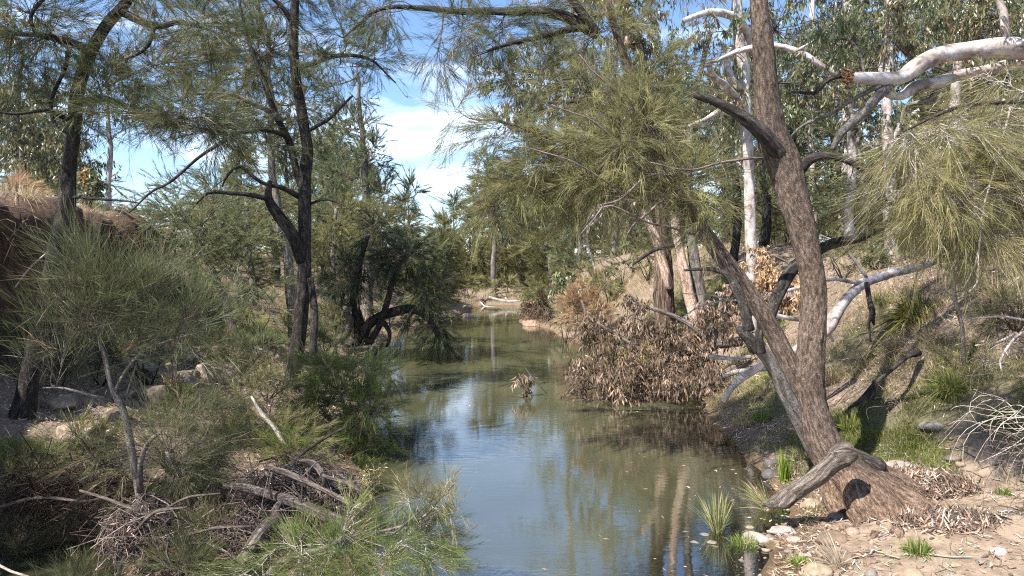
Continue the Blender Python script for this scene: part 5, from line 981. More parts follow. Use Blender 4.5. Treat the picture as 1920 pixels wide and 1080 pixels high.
shrub('green_shrub', 730, 585, 40, 34, 2200, 'grey', 'pale bush on the far left shore beyond the arching she-oak', 'shrub', 'bushes on the far left shore', D=25, nl=.3, nw=.013, up=.7)
shrub('green_shrub', 800, 590, 34, 26, 1700, 'olive', 'olive bush hanging over the far left shore', 'shrub', 'bushes on the far left shore', D=30, nl=.34, nw=.016, up=.4)

# the wall of trees beyond the banks: a few built, the rest copies that share their meshes
def copy_tree(src, loc, rot, sc, label, group):
    r = src.copy(); COL.objects.link(r); r.location = [float(a) for a in loc]; r.rotation_euler = (0, 0, rot); r.scale = (sc,) * 3; r['label'] = label; r['group'] = group
    for ch in src.children:
        c = ch.copy(); COL.objects.link(c); c.parent = r
    return r
def proto(label, x, y, hgt, w, pal, style, bark, n, nl, nw, group, name):
    b = onto((x, y), -.1)
    st = [('trunk', np.array([[*b, .16], [x + .2, y, b[2] + hgt * .4, .11], [x - .1, y + .2, b[2] + hgt * .75, .06], [x, y, b[2] + hgt, .02]]))]
    bl = [((x + RNG.uniform(-.6, .6) * w * (1.1 - f), y + RNG.uniform(-.6, .6) * w * (1.1 - f), b[2] + hgt * f), (w * (1.05 - .6 * f), w * (1.05 - .6 * f), hgt * .13), int(n / 8)) for f in (.12, .22, .35, .48, .6, .72, .84, .95)]
    return tree(name, b, label, 'tree', group, st, bl, bark=bark, step=.4, kw=dict(style=style, pal=pal, nlen=nl, nwid=nw, per=24, up=.3 if style == 'needle' else 0, tri2=style != 'needle', spl=.5, woody=1.6))
GA, GB = 'she-oaks in the tree wall beyond the banks', 'gums in the tree wall beyond the banks'
LA, LB = 'distant bushy she-oak in the wall of trees beyond the river banks', 'distant leafy gum in the wall of trees beyond the river banks'
protos = [proto(LA, -9.5, 34, 6.5, 2.0, 'olive', 'needle', 'dark_bark', 26000, .36, .017, GA, 'bushy_she_oak'), proto(LA, -16, 62, 9.5, 2.4, 'grey', 'needle', 'dark_bark', 26000, .45, .022, GA, 'bushy_she_oak'),
          proto(LA, -21, 30, 7.5, 2.2, 'blue', 'needle', 'grey_bark', 26000, .40, .018, GA, 'bushy_she_oak'), proto(LB, 13.0, 27, 12, 3.0, 'gum', 'hang', 'white_bark', 9000, .22, .06, GB, 'leafy_gum')]
protos += [proto('low rounded bush at the foot of the distant wall of trees', -13, 19.5, 2.4, 1.9, 'olive', 'needle', 'dark_bark', 9000, .3, .016, 'low bushes under the tree wall', 'low_bush'), proto('low rounded bush at the foot of the distant wall of trees', 11.5, 20, 2.6, 2.0, 'grey', 'needle', 'dark_bark', 9000, .3, .016, 'low bushes under the tree wall', 'low_bush')]
LOW = [(-9, 26), (-12, 28), (-7, 32), (-10, 33), (-14, 31), (-6, 40), (-9, 41), (-13, 44), (-18, 29), (-22, 32), (-16, 36), (-5, 46), (-2, 48), (1, 47), (4, 46), (7, 44), (-1, 54), (3, 54), (6, 40), (8, 34), (9, 28), (10, 25), (13, 24), (16, 23), (12, 30), (15, 31), (19, 27), (9, 36), (14, 40), (20, 36), (24, 30), (-26, 34), (-30, 44), (-20, 46), (-12, 55), (-6, 56), (10, 54), (14, 18.5), (18, 19.5), (22, 21), (-13, 19), (-17, 20), (-21, 23)]
SITES = [(-11, 22, 0, .8), (-15, 25, 2, .8), (-8, 29, 1, .62), (-18, 33, 3, .55), (-12, 36, 0, 1), (-7, 36, 2, .8), (-16, 40, 1, .7), (-22, 38, 2, .9), (-10, 46, 0, 1.1), (-4.5, 50, 2, .95), (-14, 52, 3, .6), (-26, 28, 0, .9), (-30, 36, 3, .65), (-35, 50, 2, 1.1), (-22, 55, 0, 1.2),
         (0, 64, 0, 1.3), (3, 58, 2, 1.1), (6, 52, 0, 1.35), (1, 75, 1, 1.2), (5, 70, 3, 1.0), (-10, 68, 3, .9), (-3, 85, 2, 1.8), (9, 62, 1, 1.5), (14, 60, 3, 1.3), (10, 46, 2, 1.6), (15, 48, 0, 1.9), (8, 38, 0, 1.2), (7.5, 31, 2, .95), (12, 36, 3, .95),
         (17, 36, 0, 1.6), (11, 30, 1, .8), (16, 27, 3, .9), (20, 30, 0, 1.4), (9.5, 23, 0, .8), (13.5, 21, 2, .8), (19, 22, 3, .9), (23, 26, 2, 1.5), (26, 32, 3, 1.2), (30, 38, 0, 2.0), (16, 17, 0, .85), (21, 18, 2, .9), (12.2, 17.5, 1, .55), (28, 24, 3, 1.0), (24, 44, 3, 1.4), (34, 50, 1, 2.0), (20, 52, 2, 2.0),
         (-33, 24, 3, .7), (-24, 20, 2, .8), (-40, 40, 0, 1.3), (40, 34, 3, 1.4), (-20, 80, 3, 1.3), (12, 85, 0, 2.2), (30, 80, 3, 1.8), (-40, 80, 0, 2.0), (50, 70, 0, 2.4), (-60, 60, 3, 1.5), (-70, 100, 0, 2.4), (60, 100, 3, 2.2), (0, 110, 3, 1.6), (25, 120, 0, 2.6), (-28, 115, 0, 2.4)]
HT = {0: 7.2, 1: 10.5, 2: 8.2, 3: 13.5, 4: 3.0, 5: 3.2}
def fit_gap(x, y, k, sc):
    px_ = 960 + F_PX * x / y
    top = {True: 345, False: None}[170 < px_ < 425] or (365 if 700 < px_ < 900 else None)
    if top is None: return k, sc
    room = CAM_H + (HORIZON - top) / F_PX * y - float(height(x, y))
    if room < .9: return None, 0
    if k < 4 and sc * HT[k] > room: k = 4 + (k % 2)
    return k, min(sc, room / HT[k])
for x, y, k, sc in SITES:
    k, sc = fit_gap(x, y, k, sc)
    if k is None: continue
    if k > 3:
        copy_tree(protos[k], onto((x, y), -.1), RNG.uniform(0, 6.28), sc, 'low rounded bush at the foot of the distant wall of trees', 'low bushes under the tree wall'); continue
    copy_tree(protos[k], onto((x, y), -.1), RNG.uniform(0, 6.28), sc * RNG.uniform(.93, 1.07), LB if k == 3 else LA, GB if k == 3 else GA)
for i_, (x, y) in enumerate(LOW):
    k_, sc_ = fit_gap(x, y, 4 + i_ % 2, RNG.uniform(.7, 1.4))
    if k_ is None: continue
    copy_tree(protos[4 + i_ % 2], onto((x, y), -.1), RNG.uniform(0, 6.28), sc_, 'low rounded bush at the foot of the distant wall of trees', 'low bushes under the tree wall')
# trees left of the frame whose shade falls on the left shore
for lb, x, y, hgt in [('she-oak outside the picture behind the left foreground', -9.2, 1.6, 9.0), ('she-oak outside the picture on the left whose shade falls on the shore', -10.5, 4.5, 9.5), ('she-oak outside the picture beside the small pool', -8.2, 2.8, 7.0)]:
    b = onto((x, y), -.1)
    tree('she_oak', b, lb, 'tree', 'she-oaks by the river', [('trunk', np.array([[*b, .2], [x + .1, y, hgt * .4, .15], [x + .4, y + .2, hgt * .8, .08], [x + .4, y + .3, hgt, .03]]))],
         [((x + RNG.uniform(-1, 1.3), y + RNG.uniform(-1, 1), hgt * f), (1.5 - .7 * f, 1.4 - .6 * f, .8), 1500) for f in (.5, .6, .7, .8, .9, 1.0)],
         bark='dark_bark', kw=dict(pal='dark', nlen=.3, nwid=.014, tri2=False, per=22))

# ================================================================== STONES
def stone_mesh(mb, rx, ry, rz, seed, tint, ang=0.0, rough=.18, sub=3):
    bm = bmesh.new(); bmesh.ops.create_icosphere(bm, subdivisions=sub, radius=1)
    v = np.array([q.co[:] for q in bm.verts]); f = np.array([[a.index for a in q.verts] for q in bm.faces]); bm.free()
    d = fbm(v * 1.3 + seed * 7.7, seed, 4, .5)[:, None]
    v = v * (1 + rough * 2 * d)
    if rough > .2: v = v * (1 + .12 * np.abs(fbm(v * 4 + seed, seed + 3, 3))[:, None]); v = np.sign(v) * np.abs(v) ** .62; v = v * (1 + .10 * fbm(v * 2.6 + seed * 1.3, seed + 5, 4)[:, None])
    # a few flat facets
    rg = np.random.default_rng(seed)
    for _ in range(6):
        n = unit(rg.normal(size=3)); k = .72 + .2 * rg.random(); h = v @ n; m = h > k; v[m] -= np.outer(h[m] - k, n) * .85
    v = v * [rx, ry, rz]
    c, s_ = math.cos(ang), math.sin(ang); v = np.stack([v[:, 0] * c - v[:, 1] * s_, v[:, 0] * s_ + v[:, 1] * c, v[:, 2]], 1)
    return v, f, tint
def stone(px, py, w, h, label, tint=(1, 1, 1), group='stones at the right shore', name='river_stone', mat='stone', flat=.6, sink=.42, rough=.20, sub=3):
    b = G(px, py + h * .3); D = b[1]; rx = w / 2 / F_PX * D * 1.12; rz = max(h / 2 / F_PX * D, rx * .3) * 1.05
    seed = int(px * 7 + py)
    mb = MB(); v, f, t = stone_mesh(mb, rx, rx * .8, rz, seed, tint, (seed % 7) * .05, rough, sub)
    base = np.array([b[0], b[1] + rx * .3, 0]); base[2] = max(float(height(base[0], base[1])), -.03)
    mb.add(v + base + [0, 0, rz * (1 - sink * 2) * 1.1], f, None, tint)
    return thing_mesh(mb, name, base, M[mat], label, 'rock' if mat == 'rock' else 'stone', group, True)
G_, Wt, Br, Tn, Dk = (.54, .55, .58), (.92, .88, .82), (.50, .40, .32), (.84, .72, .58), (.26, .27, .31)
for a in [(1302, 1022, 22, 13, 'small grey stone in the water, left end of the stony shallows', G_), (1323, 1008, 22, 12, 'grey stone touching the left side of the tall sedge tuft', G_), (1336, 1020, 24, 15, 'grey stone in front of the tall sedge tuft', G_),
          (1377, 993, 15, 9, 'small pinkish stone right of the tall sedge tuft', Tn), (1407, 991, 20, 14, 'rounded tan stone between the two sedge tufts', Tn), (1418, 1010, 46, 17, 'long flat grey stone in the middle of the shallows', (1, .98, .98)),
          (1432, 978, 17, 10, 'pale stone just below the leaning sedge tuft', Wt), (1437, 957, 12, 18, 'upright pale stone at the root of the leaning sedge tuft', Wt), (1458, 971, 9, 9, 'tiny cream stone, left one of the pair under the leaning log', Wt),
          (1474, 971, 14, 8, 'cream stone, right one of the pair under the leaning log', Wt), (1472, 997, 46, 19, 'broad grey slab stone with a notch on its right side', (.9, .93, .98)), (1491, 1012, 27, 12, 'bright pale wedge stone below the broad grey slab', Wt),
          (1448, 1011, 12, 7, 'little grey stone between the long flat stone and the wedge stone', G_), (1489, 981, 24, 7, 'thin brown stone above the broad grey slab', Br), (1480, 1034, 17, 8, 'low grey stone awash in the shallow brown water', G_),
          (1481, 1023, 12, 6, 'little pale stone above the awash grey one', Wt), (1524, 945, 38, 22, 'rounded cream stone behind the leaning log', Tn), (1572, 968, 30, 16, 'smooth grey stone in the shadow of the trunk base', G_), (1582, 989, 15, 18, 'standing grey-brown stone against the trunk base', Br),
          (1566, 1012, 56, 26, 'big rounded brown stone left of the roots', Br), (1505, 1044, 14, 13, 'pale stone left of the dry grass tuft', Wt), (1537, 1072, 54, 34, 'large cream stone at the bottom edge beside the dry tuft', Tn), (1600, 1000, 26, 15, 'mauve stone tucked under the roots', (.9, .72, .66)),
          (1635, 1054, 26, 14, 'brown stone below the roots', Br), (1636, 1076, 22, 18, 'blue-grey stone at the bottom edge', G_), (1712, 1078, 44, 24, 'tan boulder at the bottom edge below the grass clump', Tn), (1506, 1077, 12, 10, 'small whitish stone at the bottom edge left of the large cream one', Wt),
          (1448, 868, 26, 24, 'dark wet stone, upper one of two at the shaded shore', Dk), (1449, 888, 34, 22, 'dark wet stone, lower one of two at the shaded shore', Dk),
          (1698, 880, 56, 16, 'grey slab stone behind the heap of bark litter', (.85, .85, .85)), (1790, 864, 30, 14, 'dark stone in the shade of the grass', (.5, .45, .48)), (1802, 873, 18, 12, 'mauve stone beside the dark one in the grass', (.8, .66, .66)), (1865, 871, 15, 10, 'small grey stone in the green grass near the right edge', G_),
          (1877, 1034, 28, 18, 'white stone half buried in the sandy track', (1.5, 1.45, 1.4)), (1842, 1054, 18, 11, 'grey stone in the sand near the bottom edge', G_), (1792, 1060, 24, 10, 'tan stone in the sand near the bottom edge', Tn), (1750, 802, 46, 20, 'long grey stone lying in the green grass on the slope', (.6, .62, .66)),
          (1520, 1000, 12, 6, 'little tan stone right of the broad grey slab', Tn), (1546, 985, 16, 10, 'brown stone between the leaning log and the trunk base', Br), (1612, 1038, 18, 9, 'flat reddish stone at the tip of the roots', (1, .75, .6)), (1656, 1012, 14, 8, 'tiny grey stone among the roots', G_)]:
    stone(a[0], a[1], a[2], a[3], a[4], a[5])
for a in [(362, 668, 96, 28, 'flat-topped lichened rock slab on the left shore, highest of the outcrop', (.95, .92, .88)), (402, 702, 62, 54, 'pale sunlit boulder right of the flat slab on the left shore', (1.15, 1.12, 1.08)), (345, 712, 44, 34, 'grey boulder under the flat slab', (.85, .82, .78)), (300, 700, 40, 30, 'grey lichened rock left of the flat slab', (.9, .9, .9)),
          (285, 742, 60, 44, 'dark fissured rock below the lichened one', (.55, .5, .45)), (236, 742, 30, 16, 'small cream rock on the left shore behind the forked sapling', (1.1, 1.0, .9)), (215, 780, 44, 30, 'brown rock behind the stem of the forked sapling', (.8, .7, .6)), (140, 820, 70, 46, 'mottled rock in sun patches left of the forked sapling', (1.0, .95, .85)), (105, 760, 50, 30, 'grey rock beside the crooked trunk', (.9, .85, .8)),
          (255, 690, 50, 26, 'low grey rock behind the needles of the forked sapling', (.9, .88, .85)), (440, 672, 36, 18, 'brown stone right of the pale sunlit boulder', (.9, .7, .55))]:
    stone(a[0], a[1], a[2], a[3], a[4], a[5], 'rocks on the left shore', 'shore_rock', 'rock', sink=.25, rough=.26, sub=4)
stone(876, 592, 24, 13, 'rounded pinkish rock standing in the far water', (1.3, 1.1, .95), None, 'river_rock', 'rock', rough=.15)
stone(872, 575, 24, 10, 'pale rock on the far left shore above the one in the water', (1.3, 1.25, 1.1), 'rocks on the far shore', 'shore_rock', 'rock')
stone(816, 600, 16, 9, 'reddish rock on the far left shore at the foot of the bushes', (1.2, .85, .7), 'rocks on the far shore', 'shore_rock', 'rock')
stone(1000, 608, 40, 12, 'reddish rock at the foot of the hollow far right bank', (1.1, .8, .65), 'rocks on the far shore', 'shore_rock', 'rock')
# pebbles too many to count
N = 1500; mb = MB(); ico = bmesh.new(); bmesh.ops.create_icosphere(ico, subdivisions=1, radius=1); iv = np.array([q.co[:] for q in ico.verts]); jf = np.array([[a.index for a in q.verts] for q in ico.faces]); ico.free()
y = RNG.uniform(4.4, 8.2, N); x = Redge(y) + RNG.normal(.1, .75, N); z = height(x, y); r = RNG.gamma(2.0, .006, N) + .004
V = (iv[None] * (1 + .25 * RNG.normal(size=(N, len(iv), 1)))) * (r[:, None] * np.stack([np.ones(N), RNG.uniform(.6, 1, N), RNG.uniform(.35, .7, N)], 1))[:, None] + np.stack([x, y, z + r * .15], 1)[:, None]
F = (np.arange(N)[:, None, None] * len(iv) + jf[None]).reshape(-1, 3)
t = np.array([.8, .68, .56]) * RNG.uniform(.3, 1.15, (N, 1))
mb.add(V.reshape(-1, 3), F, None, np.repeat(t, len(iv), 0)); mb.build('pebbles', M['stone'], None, True, 'stuff')

# ================================================================== TUSSOCKS
def tussock(px, py, n, ln, wd, pal, label, spread=.5, droop=.45, rad=.05, group='grass tufts', name='grass_tuft', cat='grass tuft', mat='grass', seg=4, D=None, lean=(0, 0)):
    b = G(px, py) if D is None else onto(W(px, py, D)); b = onto(b)
    if b[2] < 0: b[2] = -.02
    a = RNG.uniform(0, 6.283, n); rr = rad * np.sqrt(RNG.random(n))
    B = b + np.stack([np.cos(a) * rr, np.sin(a) * rr, np.zeros(n)], 1)
    th = np.abs(RNG.normal(0, spread, n)); a2 = a + RNG.normal(0, .6, n)
    D_ = np.stack([np.cos(a2) * np.sin(th) + lean[0], np.sin(a2) * np.sin(th) + lean[1], np.cos(th)], 1); D_ = unit(D_)
    L_ = ln * RNG.uniform(.45, 1.1, n)
    S_ = unit(np.cross(D_, unit(RNG.normal(size=(n, 3)))))
    t = np.linspace(0, 1, seg + 1); P = B[:, None] + D_[:, None] * (L_[:, None] * t)[..., None] + (D_ * [1, 1, 0])[:, None] * (L_[:, None] * t ** 2 * .3)[..., None]
    P[..., 2] -= droop * L_[:, None] * t[None] ** 2 * (.3 + th[:, None])
    prof = np.array([.7, 1, .95, .7, .05])[:seg + 1] if seg == 4 else 1 - t * .95
    w = wd * RNG.uniform(.6, 1.2, n)[:, None] * prof[None] * .5
    V = np.stack([P - S_[:, None] * w[..., None], P + S_[:, None] * w[..., None]], 2)       # n, seg+1, 2, 3
    i = (np.arange(n)[:, None] * (seg + 1) + np.arange(seg)[None]) * 2
    Q = np.stack([i, i + 1, i + 3, i + 2], 2).reshape(-1, 4)
    c = pick(pal, n, .2)
    mb = MB(); mb.add(V.reshape(-1, 3), None, Q, np.repeat(c, (seg + 1) * 2, 0))
    return thing_mesh(mb, name, b, M[mat], label, cat, group, False)
tussock(1718, 605, 520, .62, .017, 'lom', 'big clump of strappy yellow-green mat rush on the right slope', .75, .7, .14, None, 'mat_rush', 'plant', 'grass')
tussock(1345, 1003, 190, .42, .006, 'sedge', 'tall upright sedge tuft in the shallows, leftmost of the tufts', .26, .2, .05)
tussock(1440, 960, 130, .40, .005, 'sedge', 'thin sedge tuft leaning left beside the leaning log', .35, .3, .04, lean=(-.45, 0))
tussock(1470, 905, 130, .42, .007, 'lush', 'narrow upright green reeds on the shaded shore left of the trunk', .10, .1, .05)
tussock(1568, 1065, 80, .34, .006, 'pale', 'dry bleached grass tuft at the bottom edge above the large cream stone', .4, .3, .04, lean=(-.35, 0))
tussock(1722, 1040, 330, .16, .005, 'mix', 'green grass clump at the tip of the roots beside the sand', .6, .5, .08)
tussock(1395, 1025, 240, .14, .005, 'mix', 'low green weed tuft among the stones in the shallows', .5, .3, .10)
tussock(1495, 1062, 160, .12, .005, 'lush', 'tiny green tuft in the wet mud near the bottom edge', .5, .3, .06)
tussock(1880, 930, 120, .09, .005, 'lush', 'tiny green tuft on the edge of the sandy track', .6, .5, .06)
tussock(1783, 738, 420, .40, .005, 'lush2', 'soft deep green tussock below the bare sapling stem', .55, .8, .10, lean=(-.2, 0))
tussock(1682, 660, 300, .42, .005, 'straw', 'soft straw tussock below the mat rush', .5, .8, .10, lean=(-.2, 0))
tussock(1592, 805, 360, .36, .005, 'lush2', 'dark green tussock right of the leaning trunk on the lower slope', .5, .7, .10)
tussock(1655, 575, 280, .42, .006, 'mix', 'grassy tussock left of the mat rush', .5, .8, .12)
tussock(1560, 720, 260, .34, .006, 'straw', 'dry tussock touching the right side of the leaning trunk', .5, .8, .10)
tussock(1430, 790, 280, .30, .006, 'mix', 'green tussock on the shore left of the leaning trunk', .6, .8, .10)
tussock(1360, 760, 300, .34, .006, 'straw', 'straw tussock overhanging the shore beside the dead leafy branch', .6, .9, .12)
tussock(1395, 800, 260, .3, .006, 'straw', 'straw tussock drooping to the water midway along the shaded shore', .7, 1.0, .12)
tussock(1870, 560, 260, .5, .006, 'straw', 'tawny tussock under the dark root tangle near the right edge', .5, .9, .12)
tussock(1815, 520, 240, .5, .006, 'straw', 'tawny tussock on the crest of the right bank', .5, .9, .12)
tussock(1880, 800, 260, .34, .005, 'mix', 'fine grass tussock near the right edge under the arching twigs', .6, .9, .10)
for px_, py_, D_, pl_, lb_ in [(30, 385, 10.5, 'straw', 'dry pale tussock on the cut bank lip at the left edge'), (95, 392, 11.0, 'straw', 'straw tussock on the cut bank lip just left of the crooked trunk'), (170, 402, 11.8, 'pale', 'bleached tussock on the cut bank lip just right of the crooked trunk'),
        (215, 410, 12.5, 'straw', 'broad tawny tussock drooping over the cut bank lip'), (255, 418, 13.2, 'straw', 'tawny tussock next to the broad one along the cut bank lip'), (300, 425, 14.0, 'pale', 'pale tussock at the right end of the cut bank lip')]:
    tussock(px_, py_, 320, .55, .008, pl_, lb_, .8, 1.1, .22, 'dry tussocks on the cut bank lip', D=D_)
tussock(640, 700, 300, .3, .008, 'mix', 'grass tussock below the arching she-oak roots', .6, .7, .15, D=16)
tussock(320, 610, 200, .4, .006, 'straw', 'orange-brown dry tussock below the cut bank', .7, .9, .12, D=10.8)
tussock(60, 520, 220, .5, .006, 'straw', 'dry tussock on the face of the cut bank at the left edge', .6, 1.0, .12, D=8.8)
tussock(340, 740, 200, .26, .007, 'lush', 'bright green tuft between the left shore rocks', .6, .5, .08)

# ================================================================== GROUND COVER (nobody could count it)
def scatter(n, y0, y1, spreadx=1.0):
    u = RNG.random(n); y = 1 / (1 / y0 + u * (1 / y1 - 1 / y0)); x = RNG.uniform(-1, 1, n) * (.86 * y + 1.2) * spreadx
    z = height(x, y); return x, y, z
def cover(name, n, pal, fn, ln, wd, mat='grass', y1=40, flat=False, lift=.0, kindname=None, droop=.5):
    x, y, z = scatter(n, 4.3, y1); k = (z > .01) & (RNG.random(n) < fn(x, y)); x, y, z = x[k], y[k], z[k]; m = len(x)
    e = .05; gx = (height(x + e, y) - z) / e; gy = (height(x, y + e) - z) / e
    nrm = unit(np.stack([-gx, -gy, np.ones(m)], 1))
    keep = nrm[:, 2] > .3; x, y, z, nrm, gx, gy = x[keep], y[keep], z[keep], nrm[keep], gx[keep], gy[keep]; m = len(x)
    sc = 1 + np.maximum(y - 8, 0) * .045
    B = np.stack([x, y, z + lift], 1)
    if flat:
        D_ = unit(np.cross(nrm, unit(RNG.normal(size=(m, 3)))) + nrm * RNG.normal(.08, .16, (m, 1)))
        bend = nrm * (RNG.uniform(0, .25, m) * ln)[:, None]
        B = B + nrm * RNG.uniform(.0, .03, (m, 1))
    else:
        patch = fbm2(x, y, 3.0, 91, 2)
        th = np.abs(RNG.normal(.25, .35, m)); a = RNG.uniform(0, 6.28, m)
        D_ = unit(np.stack([np.cos(a) * np.sin(th), np.sin(a) * np.sin(th), np.cos(th)], 1) + nrm * .3 + np.stack([-gx, -gy, 0 * gx], 1) * .25)
        bend = np.stack([D_[:, 0], D_[:, 1], -np.ones(m)], 1) * (ln * droop * RNG.uniform(.1, .8, m))[:, None]
        bend = bend * sc[:, None]
    L_ = ln * RNG.uniform(.4, 1.25, m) * sc
    mb = MB(); blades(mb, B, D_, L_, wd * sc * RNG.uniform(.6, 1.3, m), bend, pick(pal, m, .22), .5)
    return mb.build(name, M[mat], None, False, 'stuff')
def patch_cover(name, n, pal, PL, ln, wd, extra=0.0, droop=.5, other=None):
    w = np.array([r * r / max(c[1], 6) ** 1.2 for c, r in PL]); w /= w.sum()
    i = RNG.choice(len(PL), n, p=w); c = np.array([PL[k][0] for k in i]); r = np.array([PL[k][1] for k in i])
    x = c[:, 0] + RNG.normal(size=n) * r * .75; y = c[:, 1] + RNG.normal(size=n) * r * .75
    k = RNG.random(n) < np.clip(.55 + 1.6 * fbm2(x, y, 2.2, 55, 3), .05, 1); x, y = x[k], y[k]
    z = height(x, y); sd = masks(x, y)[2]; k = (z > .02) & (RNG.random(len(x)) > sd * .97) & (y > 4); x, y, z = x[k], y[k], z[k]; m = len(x)
    e = .05; gx = (height(x + e, y) - z) / e; gy = (height(x, y + e) - z) / e
    sc = 1 + np.maximum(y - 8, 0) * .05
    th = np.abs(RNG.normal(.25, .35, m)); a = RNG.uniform(0, 6.28, m)
    D_ = unit(np.stack([np.cos(a) * np.sin(th) - gx * .3, np.sin(a) * np.sin(th) - gy * .3, np.cos(th)], 1))
    clump = (1 + .7 * fbm2(x, y, 4.0, 66, 2)); L_ = ln * RNG.uniform(.4, 1.3, m) * sc * clump
    bend = np.stack([D_[:, 0] * .6, D_[:, 1] * .6, -np.ones(m)], 1) * (L_ * droop * RNG.uniform(.1, .9, m))[:, None]
    mb = MB(); blades(mb, np.stack([x, y, z - .005], 1), D_, L_, wd * sc * RNG.uniform(.6, 1.3, m), bend, pick(pal, m, .2) * (1 + .5 * fbm2(x, y, 1.5, 12, 2))[:, None], .5)
    return mb.build(name, M['grass'], None, False, 'stuff')
def f_litter(x, y): g, s, sd, r = masks(x, y); return np.clip(.95 - g * .85 - sd * .82, .0, 1) * np.where((x < 0) & (y < 7.5), .25, 1)
patch_cover('green_grass', 150000, 'lush2', [(c, r * (1.3 if c[0] > 3 and c[1] < 12 else 1.1)) for c, r in GP], .10, .0048)
patch_cover('dry_grass', 85000, 'straw', [(c, r * 1.15) for c, r in SP], .17, .0055)
patch_cover('mixed_grass', 52000, 'mix', [(G(px_, py_), r_) for px_, py_, r_ in [(1880, 860, 1), (1450, 720, .9), (1250, 560, 3), (1500, 520, 3), (300, 700, 1.5), (450, 600, 2), (120, 860, 1.2), (200, 800, 1.2), (700, 600, 2.2), (560, 580, 2.5), (860, 565, 2), (930, 560, 2.5), (420, 540, 2.5), (300, 560, 2), (500, 700, 1.6), (600, 700, 1.6), (1620, 480, 2)]], .12, .005)
cover('leaf_litter', 100000, 'litter', f_litter, .085, .012, 'dead_leaf', y1=24, flat=True)

# twigs and bark strips strewn on the slope and the sandy track
def twiglets(name, n, x0, x1, y0, y1, ln, r, fn=None, mat='stick'):
    x = RNG.uniform(x0, x1, n) ; y = RNG.uniform(y0, y1, n); z = height(x, y); k = z > .02
    if fn is not None: k &= RNG.random(n) < fn(x, y)
    x, y, z = x[k], y[k], z[k]; m = len(x); a = RNG.uniform(0, 6.28, m); L_ = ln * RNG.gamma(2, .5, m)
    A = np.stack([x, y], 1); t = np.linspace(-.5, .5, 5)[None]
    X_ = x[:, None] + np.cos(a)[:, None] * L_[:, None] * t + RNG.normal(0, .06, (m, 5)) * L_[:, None]
    Y_ = y[:, None] + np.sin(a)[:, None] * L_[:, None] * t + RNG.normal(0, .06, (m, 5)) * L_[:, None]
    Z_ = height(X_, Y_) + r + np.abs(RNG.normal(0, .012, (m, 5)))
    mb = MB(); strands(mb, np.stack([X_, Y_, Z_], 2), np.ones((m, 5)) * r * RNG.uniform(.4, 1.6, (m, 1)), RNG.uniform(.4, 1.2, (m, 1)) * np.ones((m, 3)), 3)
    mb.build(name, M[mat], None, True, 'stuff')
twiglets('fallen_twigs', 3000, -9, 10.5, 4.3, 16, .20, .0034)
twiglets('bark_strips', 320, 2.4, 5.6, 4.3, 8, .12, .005, None, 'pale_twig')

# ================================================================== HEAPS OF DRIFT
def heap(name, label, c, r, n, ln, rad, mat, sticks, cat='driftwood heap', stickmat='dead_wood', leaves=0, along=(1, 0, 0), al=.5, lpal='litter'):
    base = onto(c); t = thing(name, base, label, cat, None); r = np.array(r)
    u = unit(RNG.normal(size=(n, 3))); u[:, 2] = np.abs(u[:, 2]) * 1.0 - .1
    Cc = np.array(c) + u * r * (RNG.random((n, 1)) ** .4)
    d = unit(np.cross(u, RNG.normal(size=(n, 3))) + np.array(along) * al + RNG.normal(size=(n, 3)) * .25)
    L_ = ln * RNG.gamma(3, .33, (n, 1))
    P = curve(Cc - d * L_ / 2, Cc + d * L_ / 2, 6, .10, .12)
    mb = MB(); strands(mb, P, np.linspace(rad, rad * .4, 6)[None] * (RNG.gamma(2, .5, (n, 1)) + .3), RNG.uniform(.4, 1.4, (n, 1)) * np.ones((n, 3)), 3)
    mb.build('small_sticks', M[mat], t, True, 'stuff')
    for k, s_ in enumerate(sticks): stem('stick', pp(*s_), stickmat, t, 12, .05, .08, 14, .15, .015, 300 + k)
    if leaves:
        u = unit(RNG.normal(size=(leaves, 3))); u[:, 2] = np.abs(u[:, 2]); B = np.array(c) + u * r * RNG.uniform(.85, 1.1, (leaves, 1))
        D_ = unit(np.cross(u, RNG.normal(size=(leaves, 3))) + .2 * RNG.normal(size=(leaves, 3)))
        lb = MB(); blades(lb, B, D_, .09 * RNG.uniform(.5, 1.4, leaves), .015 * RNG.uniform(.5, 1.3, leaves), u * .02, pick(lpal, leaves, .25), .5); lb.build('bark_litter', M['dead_leaf'], t, False, 'stuff')
    return t
heap('driftwood_heap', 'big heap of flood-borne sticks piled over a log in the left foreground', W(570, 960, 6.3), (.56, .42, .34), 2700, .34, .0030, 'stick',
     [[(418, 912, 6.0, 7), (450, 915, 6.0, 8), (490, 925, 5.95, 9), (540, 940, 5.9, 11), (590, 960, 5.85, 12), (640, 975, 5.8, 10), (672, 985, 5.8, 6)], [(498, 877, 6.0, 5), (540, 888, 5.9, 6), (590, 910, 5.85, 5), (640, 935, 5.8, 5), (690, 965, 5.8, 3)],
      [(520, 975, 5.7, 9), (500, 985, 5.65, 11), (475, 1020, 5.5, 12), (450, 1060, 5.4, 13), (430, 1100, 5.3, 13)], [(560, 862, 6.2, 4), (590, 870, 6.1, 6), (605, 890, 6.0, 5), (610, 915, 6.0, 3)], [(545, 1015, 5.6, 4), (525, 985, 5.7, 7), (515, 960, 5.8, 8), (530, 940, 5.9, 5)],
      [(600, 890, 6.0, 3), (660, 912, 5.9, 3.5), (680, 925, 5.9, 2)], [(510, 885, 5.9, 2), (505, 915, 5.85, 2.5), (512, 935, 5.85, 1.5)]], leaves=500, along=(1, 0, -.35), al=1.0)
